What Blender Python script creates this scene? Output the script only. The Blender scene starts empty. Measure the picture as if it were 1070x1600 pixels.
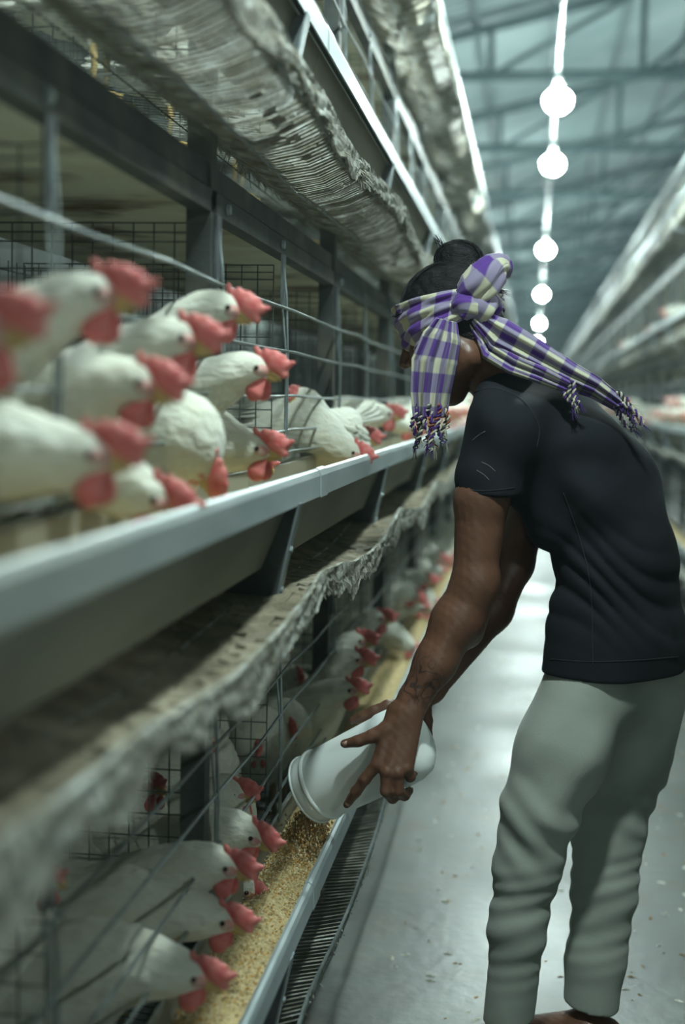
import bpy, math, random
import numpy as np
from mathutils import Vector, Matrix, Euler

# ------------------------------------------------------------------ camera
C = bpy.context.scene.collection
SC = bpy.context.scene
F_PX = 2222.0                                  # focal length in pixels of the 1070x1600 frame
CAM = np.array([0.0, 0.0, 1.32])
def _basis():
    c = np.array([297 / F_PX, 168 / F_PX, -1.0]); c /= np.linalg.norm(c)
    r = math.radians(1.7)
    z = np.array([math.sin(r), math.cos(r), 0.0])
    z = z - (z @ c) * c; z /= np.linalg.norm(z)
    return np.array([np.cross(c, z), c, z])
RB = _basis()
cam_d = bpy.data.cameras.new('camera'); cam = bpy.data.objects.new('camera', cam_d); C.objects.link(cam)
_m = Matrix(RB.tolist()).to_4x4(); _m.translation = Vector(CAM); cam.matrix_world = _m
cam_d.sensor_fit = 'VERTICAL'; cam_d.sensor_height = 36.0; cam_d.lens = F_PX * 36.0 / 1600.0
cam_d.clip_start = 0.05; cam_d.clip_end = 200
cam_d.dof.use_dof = True; cam_d.dof.focus_distance = 2.72; cam_d.dof.aperture_fstop = 2.0
SC.camera = cam

# ------------------------------------------------------------------ world, lamps, exposure
w = bpy.data.worlds.new('world'); SC.world = w; w.use_nodes = True
w.node_tree.nodes['Background'].inputs[0].default_value = (0.30, 0.45, 0.48, 1)
w.node_tree.nodes['Background'].inputs[1].default_value = 0.01
SC.view_settings.view_transform = 'Standard'; SC.view_settings.look = 'None'
SC.view_settings.exposure = -0.12; SC.view_settings.gamma = 1.0; SC.view_settings.use_curve_mapping = False
SC.cycles.max_bounces = 6; SC.cycles.diffuse_bounces = 3; SC.cycles.transparent_max_bounces = 16
SC.cycles.sample_clamp_indirect = 4.0
LAMP_COL = (0.82, 1.0, 0.96, 1); LAMP_STRENGTH = 900.0
LAMP_Y = [-8.0, 1.7, 4.9, 7.7, 9.7, 15.0, 21.0, 28.5, 37.0, 47.0, 57.0]
LAMP_Z = 2.92; LAMP_X = 0.085

def at_y(u, v, Y):
    d = RB @ np.array([(u - 535) / F_PX, -(v - 800) / F_PX, -1.0]); return CAM + d * (Y / d[1])
def at_x(u, v, X):
    d = RB @ np.array([(u - 535) / F_PX, -(v - 800) / F_PX, -1.0]); return CAM + d * (X / d[0])

rnd = random.Random(7)
R = math.radians

# ------------------------------------------------------------------ materials
def mat(name, col=(0.8, 0.8, 0.8), rough=0.5, metal=0.0, col2=None, nscale=20.0, contrast=(0.35, 0.65), bump=0.0, bscale=80.0, bdist=0.002,
        stretch=(1, 1, 1), emit=None, estr=0, rough2=None, detail=4.0, col3=None, n3=3.0, c3=(0.5, 0.7), spec=None, sheen=0, bstretch=None):
    m = bpy.data.materials.new(name); m.use_nodes = True; nt = m.node_tree; N = nt.nodes; L = nt.links
    b = N['Principled BSDF']; b.inputs['Base Color'].default_value = (*col, 1); b.inputs['Roughness'].default_value = rough; b.inputs['Metallic'].default_value = metal
    if spec is not None: b.inputs['Specular IOR Level'].default_value = spec
    if sheen: b.inputs['Sheen Weight'].default_value = sheen
    tc = N.new('ShaderNodeTexCoord')
    def noise(scale, st, det=detail):
        mp = N.new('ShaderNodeMapping'); mp.inputs['Scale'].default_value = st; L.new(tc.outputs['Object'], mp.inputs[0])
        n = N.new('ShaderNodeTexNoise'); n.inputs['Scale'].default_value = scale; n.inputs['Detail'].default_value = det; L.new(mp.outputs[0], n.inputs['Vector'])
        return n.outputs['Fac']
    def ramp(src, a, b_):
        r = N.new('ShaderNodeMapRange'); r.inputs[1].default_value = a; r.inputs[2].default_value = b_; L.new(src, r.inputs[0]); return r.outputs[0]
    def mix(f, a, b_):
        x = N.new('ShaderNodeMix'); x.data_type = 'RGBA'; L.new(f, x.inputs[0])
        for i, q in ((6, a), (7, b_)):
            if isinstance(q, tuple): x.inputs[i].default_value = (*q, 1)
            else: L.new(q, x.inputs[i])
        return x.outputs[2]
    if col2:
        f = ramp(noise(nscale, stretch), *contrast); c = mix(f, col, col2)
        if col3: c = mix(ramp(noise(n3, stretch, 3.0), *c3), c, col3)
        L.new(c, b.inputs['Base Color'])
        if rough2 is not None:
            r = N.new('ShaderNodeMapRange'); r.inputs[3].default_value = rough; r.inputs[4].default_value = rough2; L.new(f, r.inputs[0]); L.new(r.outputs[0], b.inputs['Roughness'])
    if bump:
        bp = N.new('ShaderNodeBump'); bp.inputs['Strength'].default_value = bump; bp.inputs['Distance'].default_value = bdist
        L.new(noise(bscale, bstretch or stretch), bp.inputs['Height']); L.new(bp.outputs[0], b.inputs['Normal'])
    if emit:
        b.inputs['Emission Color'].default_value = emit; b.inputs['Emission Strength'].default_value = estr
    return m

M = {}
M['galv'] = mat('galvanised_steel', (0.34, 0.40, 0.41), 0.5, 0.45, (0.50, 0.56, 0.57), 9, bump=0.25, bscale=60, stretch=(1, 0.25, 1), rough2=0.6, col3=(0.36, 0.37, 0.34), n3=2.2)
M['trough'] = mat('trough_sheet', (0.26, 0.25, 0.20), 0.65, 0.1, (0.35, 0.34, 0.27), 7, bump=0.2, bscale=50, stretch=(1, 0.3, 1))
M['wire'] = mat('steel_wire', (0.22, 0.26, 0.26), 0.45, 0.6, (0.32, 0.37, 0.37), 30)
M['darkwire'] = mat('dull_wire', (0.09, 0.105, 0.10), 0.6, 0.3, (0.15, 0.16, 0.14), 30)
M['post'] = mat('dirty_steel', (0.045, 0.055, 0.055), 0.6, 0.3, (0.085, 0.095, 0.085), 12, bump=0.5, bscale=90, col3=(0.16, 0.15, 0.12), n3=5)
M['plate'] = mat('bracket_steel', (0.09, 0.105, 0.11), 0.5, 0.4, (0.14, 0.16, 0.16), 14)
M['flange'] = mat('bracket_flange', (0.26, 0.32, 0.34), 0.45, 0.5, (0.36, 0.42, 0.43), 24)
M['belt'] = mat('cream_belt', (0.80, 0.80, 0.66), 0.7, 0, (0.66, 0.63, 0.47), 6, col3=(0.14, 0.085, 0.035), n3=4.0, c3=(0.50, 0.66))
M['dust'] = mat('dust', (0.40, 0.40, 0.35), 0.95, 0, (0.19, 0.18, 0.135), 22, bump=1.0, bscale=120, bdist=0.004, col3=(0.62, 0.66, 0.63), n3=26, c3=(0.56, 0.72))
M['dustbrown'] = mat('brown_dust', (0.27, 0.235, 0.165), 0.95, 0, (0.15, 0.13, 0.09), 16, bump=0.8, bscale=120, bdist=0.004)
M['floor'] = mat('concrete', (0.062, 0.075, 0.068), 0.32, 0, (0.098, 0.115, 0.103), 1.6, contrast=(0.3, 0.7), bump=0.35, bscale=26, bdist=0.004, col3=(0.085, 0.08, 0.06), n3=7, c3=(0.5, 0.72), rough2=0.5)
M['roof'] = mat('roof_sheet', (0.24, 0.33, 0.335), 0.5, 0.1, (0.30, 0.385, 0.39), 2)
M['truss'] = mat('truss_paint', (0.075, 0.125, 0.14), 0.5, 0.2, (0.10, 0.155, 0.165), 5)
M['wall'] = mat('wall_paint', (0.10, 0.12, 0.115), 0.8, 0, (0.15, 0.165, 0.155), 2)
M['bulb'] = mat('lit_bulb', (1, 1, 1), 0.4, emit=LAMP_COL, estr=LAMP_STRENGTH)
M['socket'] = mat('lamp_socket', (0.7, 0.72, 0.7), 0.4)
M['cord'] = mat('white_cord', (0.6, 0.66, 0.64), 0.5)
M['feather'] = mat('white_feather', (0.74, 0.75, 0.66), 0.85, 0, (0.62, 0.62, 0.49), 22, contrast=(0.4, 0.75), bump=1.0, bscale=70, bdist=0.007, stretch=(0.4, 1, 1), sheen=0.2)
M['comb'] = mat('red_comb', (0.62, 0.11, 0.11), 0.55, 0, (0.70, 0.23, 0.21), 60, bump=0.6, bscale=260, bdist=0.001)
M['face'] = mat('pink_face_skin', (0.62, 0.50, 0.45), 0.6, 0, (0.56, 0.25, 0.22), 60, bump=0.4, bscale=260, bdist=0.001)
M['lobe'] = mat('pale_blue_ear_lobe', (0.48, 0.60, 0.66), 0.5)
M['beak'] = mat('yellow_beak', (0.55, 0.38, 0.13), 0.4, 0, (0.48, 0.36, 0.18), 80)
M['eye'] = mat('dark_eye', (0.02, 0.012, 0.008), 0.08)
M['shank'] = mat('yellow_leg', (0.50, 0.36, 0.12), 0.6, 0, (0.42, 0.28, 0.10), 90, bump=0.5, bscale=300, bdist=0.001)
M['feed'] = mat('ground_corn', (0.50, 0.37, 0.16), 0.9, 0, (0.63, 0.52, 0.29), 160, bump=1.0, bscale=220, bdist=0.003, col3=(0.34, 0.23, 0.10), n3=90, c3=(0.52, 0.66))
M['grain1'] = mat('grain_orange', (0.62, 0.33, 0.07), 0.7)
M['grain2'] = mat('grain_cream', (0.75, 0.66, 0.42), 0.7)
M['grain3'] = mat('grain_brown', (0.36, 0.23, 0.10), 0.8)
M['plastic'] = mat('white_plastic', (0.86, 0.92, 0.91), 0.35, 0, (0.82, 0.87, 0.85), 5, col3=(0.78, 0.80, 0.76), n3=9, spec=0.4)

# ------------------------------------------------------------------ mesh helpers
class MB:
    def __init__(s): s.v = []; s.f = []; s.mi = []; s.uv = None
    def add(s, vs, fs, mi=0):
        o = len(s.v); s.v.extend([tuple(map(float, q)) for q in vs]); s.f.extend([tuple(i + o for i in f) for f in fs]); s.mi.extend([mi] * len(fs))
    def box(s, a, b, mi=0):
        x0, y0, z0 = a; x1, y1, z1 = b
        s.add([(x0, y0, z0), (x1, y0, z0), (x1, y1, z0), (x0, y1, z0), (x0, y0, z1), (x1, y0, z1), (x1, y1, z1), (x0, y1, z1)],
              [(0, 3, 2, 1), (4, 5, 6, 7), (0, 1, 5, 4), (1, 2, 6, 5), (2, 3, 7, 6), (3, 0, 4, 7)], mi)
    def tube(s, pts, r, n=6, mi=0, cap=True):
        pts = [Vector(p) for p in pts]; k = len(pts); vs = []; fs = []
        up = None
        for i, p in enumerate(pts):
            t = (pts[min(i + 1, k - 1)] - pts[max(i - 1, 0)]).normalized()
            if up is None:
                up = Vector((0, 0, 1)) if abs(t.z) < 0.9 else Vector((1, 0, 0))
            a = t.cross(up).normalized(); b = a.cross(t).normalized(); up = b
            rr = r[i] if isinstance(r, (list, tuple)) else r
            for j in range(n):
                an = 2 * math.pi * j / n; vs.append(p + a * (rr * math.cos(an)) + b * (rr * math.sin(an)))
        for i in range(k - 1):
            for j in range(n):
                q = (j + 1) % n; fs.append((i * n + j, i * n + q, (i + 1) * n + q, (i + 1) * n + j))
        if cap:
            fs.append(tuple(range(n))[::-1]); fs.append(tuple((k - 1) * n + j for j in range(n)))
        s.add(vs, fs, mi)
    def prism_y(s, prof, y0, y1, mi=0):          # prof: closed polygon of (x, z)
        n = len(prof); vs = [(x, y0, z) for x, z in prof] + [(x, y1, z) for x, z in prof]
        fs = [(j, (j + 1) % n, n + (j + 1) % n, n + j) for j in range(n)] + [tuple(range(n))[::-1], tuple(range(n, 2 * n))]
        s.add(vs, fs, mi)
    def lathe(s, prof, origin, axis, n=40, mi=0, cap=(True, True)):   # prof: (t along axis, radius)
        ax = Vector(axis).normalized(); a = ax.orthogonal().normalized(); b = ax.cross(a); o = Vector(origin); vs = []; fs = []
        for t, r in prof:
            for j in range(n):
                an = 2 * math.pi * j / n; vs.append(o + ax * t + a * (r * math.cos(an)) + b * (r * math.sin(an)))
        k = len(prof)
        for i in range(k - 1):
            for j in range(n):
                q = (j + 1) % n; fs.append((i * n + j, i * n + q, (i + 1) * n + q, (i + 1) * n + j))
        if cap[0]: fs.append(tuple(range(n))[::-1])
        if cap[1]: fs.append(tuple((k - 1) * n + j for j in range(n)))
        s.add(vs, fs, mi)
    def mesh(s, name, mats, smooth=False):
        me = bpy.data.meshes.new(name); me.from_pydata(s.v, [], s.f); me.update()
        for m in (mats if isinstance(mats, (list, tuple)) else [mats]): me.materials.append(m)
        if len(me.materials) > 1: me.polygons.foreach_set('material_index', s.mi)
        if smooth: me.polygons.foreach_set('use_smooth', [True] * len(me.polygons))
        return me

def link(name, me, parent=None, loc=None, rot=None, kind=None):
    o = bpy.data.objects.new(name, me); C.objects.link(o)
    if parent is not None: o.parent = parent
    if loc is not None: o.location = loc
    if rot is not None: o.rotation_euler = rot
    if kind: o['kind'] = kind
    return o
def thing(name, label, cat, loc=(0, 0, 0), rot=(0, 0, 0), group=None):
    o = bpy.data.objects.new(name, None); C.objects.link(o); o.empty_display_size = 0.05
    o.location = loc; o.rotation_euler = rot; o['label'] = label; o['category'] = cat
    if group: o['group'] = group
    return o
def tag(o, label, cat, group=None):
    o['label'] = label; o['category'] = cat
    if group: o['group'] = group
    return o

# ------------------------------------------------------------------ signed distance modelling (one continuous skin out of many limbs)
class Field:
    def __init__(s, lo, hi, h):
        s.lo = np.array(lo, float); s.h = h; s.n = np.ceil((np.array(hi) - s.lo) / h).astype(int) + 1
        s.F = np.full(s.n, 1.0, np.float32)
    def _sl(s, a, b):
        i0 = np.clip(((a - s.lo) / s.h).astype(int), 0, s.n - 1); i1 = np.clip(((b - s.lo) / s.h).astype(int) + 2, 1, s.n)
        sl = tuple(slice(int(x), int(y)) for x, y in zip(i0, i1))
        g = np.meshgrid(*[s.lo[k] + s.h * np.arange(i0[k], i1[k]) for k in range(3)], indexing='ij', sparse=True)
        return sl, [q.astype(np.float32) for q in g]
    def _put(s, sl, d, k, mode):
        A = s.F[sl]
        if mode == 'add':
            if k > 0:
                h = np.clip(0.5 + 0.5 * (A - d) / k, 0, 1); s.F[sl] = A * (1 - h) + d * h - k * h * (1 - h)
            else: s.F[sl] = np.minimum(A, d)
        else:
            if k > 0:
                h = np.clip(0.5 - 0.5 * (A + d) / k, 0, 1); s.F[sl] = A * (1 - h) - d * h + k * h * (1 - h)
            else: s.F[sl] = np.maximum(A, -d)
    def limb(s, a, b, ra, rb, k=0.01, w=None, f=1.0, mode='add'):   # w: axis widened by f
        a = np.array(a, float); b = np.array(b, float); rm = max(ra, rb) * max(f, 1) + k + 2 * s.h
        sl, (x, y, z) = s._sl(np.minimum(a, b) - rm, np.maximum(a, b) + rm)
        ba = b - a; L2 = float(ba @ ba) + 1e-12
        px, py, pz = x - a[0], y - a[1], z - a[2]
        t = np.clip((px * ba[0] + py * ba[1] + pz * ba[2]) / L2, 0, 1)
        qx, qy, qz = px - t * ba[0], py - t * ba[1], pz - t * ba[2]
        if w is None: q = np.sqrt(qx * qx + qy * qy + qz * qz)
        else:
            w = np.array(w, float); w /= np.linalg.norm(w); c = (qx * w[0] + qy * w[1] + qz * w[2])
            g = 1 / (f * f) - 1; q = np.sqrt(np.maximum(qx * qx + qy * qy + qz * qz + g * c * c, 0))
        s._put(sl, (q - (ra + (rb - ra) * t)).astype(np.float32), k, mode)
    def chain(s, pts, rs, k=0.01, w=None, f=1.0, mode='add'):
        for i in range(len(pts) - 1): s.limb(pts[i], pts[i + 1], rs[i], rs[i + 1], k, w, f, mode)
    def ell(s, c, r, rot=None, k=0.01, mode='add'):
        c = np.array(c, float); r = np.array(r, float); rm = r.max() + k + 2 * s.h
        sl, (x, y, z) = s._sl(c - rm, c + rm)
        x, y, z = np.broadcast_arrays(x - c[0], y - c[1], z - c[2])
        if rot is not None:
            Q = np.array(Euler(rot).to_matrix()).T
            x, y, z = (Q[0, 0] * x + Q[0, 1] * y + Q[0, 2] * z, Q[1, 0] * x + Q[1, 1] * y + Q[1, 2] * z, Q[2, 0] * x + Q[2, 1] * y + Q[2, 2] * z)
        k0 = np.sqrt((x / r[0]) ** 2 + (y / r[1]) ** 2 + (z / r[2]) ** 2); k1 = np.sqrt((x / r[0] ** 2) ** 2 + (y / r[1] ** 2) ** 2 + (z / r[2] ** 2) ** 2) + 1e-9
        s._put(sl, (k0 * (k0 - 1) / k1).astype(np.float32), k, mode)
    def warp(s, fn):
        g = np.meshgrid(*[s.lo[k] + s.h * np.arange(s.n[k]) for k in range(3)], indexing='ij', sparse=True)
        s.F += fn(*[q.astype(np.float32) for q in g]).astype(np.float32)
    def cut(s, p, nrm, k=0.0):                       # removes the side the normal points to
        g = np.meshgrid(*[s.lo[i] + s.h * np.arange(s.n[i]) for i in range(3)], indexing='ij', sparse=True)
        d = sum((g[i] - p[i]) * nrm[i] for i in range(3)).astype(np.float32)
        if k > 0:
            h = np.clip(0.5 - 0.5 * (s.F - d) / k, 0, 1); s.F = s.F * (1 - h) + d * h + k * h * (1 - h)
        else: s.F = np.maximum(s.F, d)
    def mesh(s, name, m, origin=(0, 0, 0), smooth_it=1):
        F = s.F; S = F < 0
        n = np.array(F.shape) - 1
        cnt = np.zeros(n, np.int8)
        for i in (0, 1):
            for j in (0, 1):
                for k in (0, 1): cnt += S[i:n[0] + i, j:n[1] + j, k:n[2] + k]
        act = (cnt > 0) & (cnt < 8); I = np.argwhere(act); idx = np.full(n, -1, np.int32); idx[act] = np.arange(len(I))
        acc = np.zeros((len(I), 3)); num = np.zeros(len(I))
        cor = [(a, b, c) for a in (0, 1) for b in (0, 1) for c in (0, 1)]
        for a in cor:
            for ax in range(3):
                if a[ax] == 0:
                    b = list(a); b[ax] = 1
                    fa = F[I[:, 0] + a[0], I[:, 1] + a[1], I[:, 2] + a[2]]; fb = F[I[:, 0] + b[0], I[:, 1] + b[1], I[:, 2] + b[2]]
                    msk = (fa < 0) != (fb < 0); t = np.where(msk, fa / np.where(msk, fa - fb, 1), 0)
                    p = np.array(a, float)[None, :].repeat(len(I), 0); p[:, ax] += t
                    acc += p * msk[:, None]; num += msk
        V = s.lo + s.h * (I + acc / num[:, None])
        quads = []
        for ax in range(3):
            sl0 = [slice(1, n[0]), slice(1, n[1]), slice(1, n[2])]; sl0[ax] = slice(0, n[ax]); sl1 = list(sl0); sl1[ax] = slice(1, n[ax] + 1)
            A = S[tuple(sl0)]; B = S[tuple(sl1)]
            for flag in (True, False):
                E = np.argwhere((A != B) & (A == flag)); off = [1, 1, 1]; off[ax] = 0; E = E + off
                u, v = [q for q in range(3) if q != ax]
                def cell(du, dv):
                    e = E.copy(); e[:, u] -= du; e[:, v] -= dv; return idx[e[:, 0], e[:, 1], e[:, 2]]
                q = np.stack([cell(0, 0), cell(1, 0), cell(1, 1), cell(0, 1)], 1)
                if (flag) != (ax == 1): q = q[:, ::-1]
                quads.append(q)
        Q = np.concatenate(quads); Q = Q[(Q >= 0).all(1)][:, ::-1]
        if True:
            for _ in range(smooth_it):              # one relaxing pass takes off the grid's stair-steps
                sm = np.zeros_like(V); c = np.zeros(len(V))
                for a, b in ((0, 1), (1, 2), (2, 3), (3, 0)):
                    for d in range(3):
                        sm[:, d] += np.bincount(Q[:, a], V[Q[:, b], d], len(V)) + np.bincount(Q[:, b], V[Q[:, a], d], len(V))
                    c += np.bincount(Q[:, a], minlength=len(V)) + np.bincount(Q[:, b], minlength=len(V))
                V = 0.5 * V + 0.5 * sm / c[:, None]
        V = V - np.array(origin)
        me = bpy.data.meshes.new(name); me.vertices.add(len(V)); me.vertices.foreach_set('co', V.ravel())
        me.loops.add(len(Q) * 4); me.loops.foreach_set('vertex_index', Q.ravel().astype(np.int32))
        me.polygons.add(len(Q)); me.polygons.foreach_set('loop_start', np.arange(0, len(Q) * 4, 4)); me.polygons.foreach_set('loop_total', np.full(len(Q), 4))
        me.polygons.foreach_set('use_smooth', np.ones(len(Q), bool)); me.update(calc_edges=True); me.materials.append(m)
        return me
# ================================================================== the building
X0, X1, Y0, Y1 = -3.4, 13.0, -12.0, 64.0
RIDGE = 5.0
def roof_z(x): return 5.2 + 0.24 * (x if x < RIDGE else 2 * RIDGE - x)
b = MB(); b.box((X0, Y0, -0.1), (X1, Y1, 0)); link('floor', b.mesh('floor', M['floor']), kind='structure')
for nm, a, c in (('wall_left', (X0 - 0.1, Y0, 0), (X0, Y1, roof_z(X0) + 0.02)), ('wall_right', (X1, Y0, 0), (X1 + 0.1, Y1, roof_z(X1) + 0.02))):
    b = MB(); b.box(a, c); link(nm, b.mesh(nm, M['wall']), kind='structure')
for nm, y in (('wall_far', Y1), ('wall_back', Y0 - 0.1)):
    b = MB(); b.prism_y([(X0 - 0.1, 0), (X1 + 0.1, 0), (X1 + 0.1, roof_z(X1)), (RIDGE, roof_z(RIDGE)), (X0 - 0.1, roof_z(X0))], y, y + 0.1)
    link(nm, b.mesh(nm, M['wall']), kind='structure')
b = MB()                                           # corrugated roof: ribs run up the slope
vs = []; fs = []; ny = int((Y1 - Y0) / 0.05) + 1
for i in range(ny):
    y = Y0 + i * 0.05; dz = 0.018 if i % 4 in (1, 2) else -0.018
    for x in (X0 - 0.1, RIDGE, X1 + 0.1): vs.append((x, y, roof_z(x) + dz))
for i in range(ny - 1):
    for j in (0, 1): fs.append((i * 3 + j, (i + 1) * 3 + j, (i + 1) * 3 + j + 1, i * 3 + j + 1))
b.add(vs, fs); roof = link('ceiling', b.mesh('roof', M['roof']), kind='structure')
sm = roof.modifiers.new('t', 'SOLIDIFY'); sm.thickness = 0.02; sm.offset = 1
b = MB()
for k in range(12):                                # purlins along the building
    x = X0 + 0.5 + k * 0.75
    if x < RIDGE: b.box((x - 0.03, Y0, roof_z(x) - 0.10), (x + 0.03, Y1, roof_z(x) - 0.03))
link('ceiling_purlins', b.mesh('purlins', M['truss']), kind='structure')
def bar(b, p, q, r=0.035):
    b.tube([p, q], r * 1.3, 4)
ZB = 4.5
ty = [14.2 + 3.95 * k for k in range(-5, 12)]
for y in ty:
    t = link('roof_truss', None); t['kind'] = 'structure'; t.location = (0, y, 0)
    b = MB(); bar(b, (X0, 0, ZB), (X1, 0, ZB), 0.04); link('bottom_chord', b.mesh('bottom_chord', M['truss']), t)
    b = MB(); bar(b, (X0, 0, roof_z(X0) - 0.12), (RIDGE, 0, roof_z(RIDGE) - 0.12), 0.04); bar(b, (RIDGE, 0, roof_z(RIDGE) - 0.12), (X1, 0, roof_z(X1) - 0.12), 0.04)
    link('top_chord', b.mesh('top_chord', M['truss']), t)
    xs = [X0 + 1.45 * k for k in range(0, 12) if X0 + 1.45 * k < X1]
    for i in range(1, len(xs)):
        z = roof_z(xs[i]) - 0.12; zp = roof_z(xs[i - 1]) - 0.12
        b = MB(); bar(b, (xs[i], 0, ZB), (xs[i], 0, z), 0.025); link('web_post', b.mesh('web_post', M['truss']), t)
        b = MB(); bar(b, (xs[i - 1], 0, ZB), (xs[i], 0, z), 0.022); link('web_brace', b.mesh('web_brace', M['truss']), t)

# ================================================================== lamps over the aisle
b = MB(); n = 60; pts = []
ly = LAMP_Y
for i in range(len(ly) - 1):
    for k in range(6):
        f = k / 6; pts.append((LAMP_X, ly[i] + (ly[i + 1] - ly[i]) * f, LAMP_Z + 0.26 - 0.05 * math.sin(math.pi * f)))
pts.append((LAMP_X, ly[-1], LAMP_Z + 0.26))
b.tube(pts, 0.006, 6); tag(link('lamp_cable', b.mesh('lamp_cable', M['cord'])), 'thin pale cable strung along the aisle from which the lamps hang', 'cable')
bb = MB(); bb.lathe([(-0.072, 0.004), (-0.066, 0.030), (-0.05, 0.054), (-0.02, 0.072), (0.005, 0.073), (0.03, 0.060), (0.045, 0.040), (0.055, 0.02)], (0, 0, 0), (0, 0, 1), 20)
bulb_me = bb.mesh('bulb', M['bulb'], True)
bb = MB(); bb.lathe([(0.06, 0.021), (0.075, 0.022), (0.115, 0.019), (0.125, 0.008)], (0, 0, 0), (0, 0, 1), 16); socket_me = bb.mesh('socket', M['socket'], True)
bb = MB(); bb.tube([(0, 0, 0.12), (0.003, 0, 0.19), (0, 0, 0.26)], 0.005, 6); cord_me = bb.mesh('cord', M['cord'])
lamp_lab = {7.7: 'topmost bright white bulb hanging from the cable over the aisle', 9.7: 'second bright white bulb from the top of the row over the aisle', 15.0: 'third bright white bulb from the top, above the right of the bun',
            21.0: 'fourth white bulb from the top, a small one above the shoulder', 28.5: 'lowest and farthest small white bulb, just above the scarf tail'}
for y in LAMP_Y:
    t = thing('hanging_lamp', lamp_lab.get(y, 'white bulb on the cable overhead, nearer than the top of the picture'), 'lamp', (LAMP_X, y, LAMP_Z), group='bulbs over the aisle')
    link('bulb', bulb_me, t); link('socket', socket_me, t); link('cord', cord_me, t)
for x, side in ((-2.55, 'left'), (2.9, 'right')):        # unseen fill bulbs, added to brighten the cage interiors
    for y in (-3.0, 17.0, 30.0, 44.0) if x < 0 else (-3.0, 4.0, 10.0, 16.0, 23.0, 32.0, 44.0):
        t = thing('hanging_lamp', 'added fill bulb, unseen, over the neighbouring aisle beyond the %s cage row' % side, 'lamp', (x, y, LAMP_Z), group='added fill bulbs over the %s neighbouring aisle' % side)
        link('bulb', bulb_me, t); link('socket', socket_me, t)
        b = MB(); b.tube([(0, 0, 0.12), (0, 0, roof_z(x) - 0.05 - LAMP_Z)], 0.005, 6); link('cord', b.mesh('long_cord', M['cord']), t)

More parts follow.
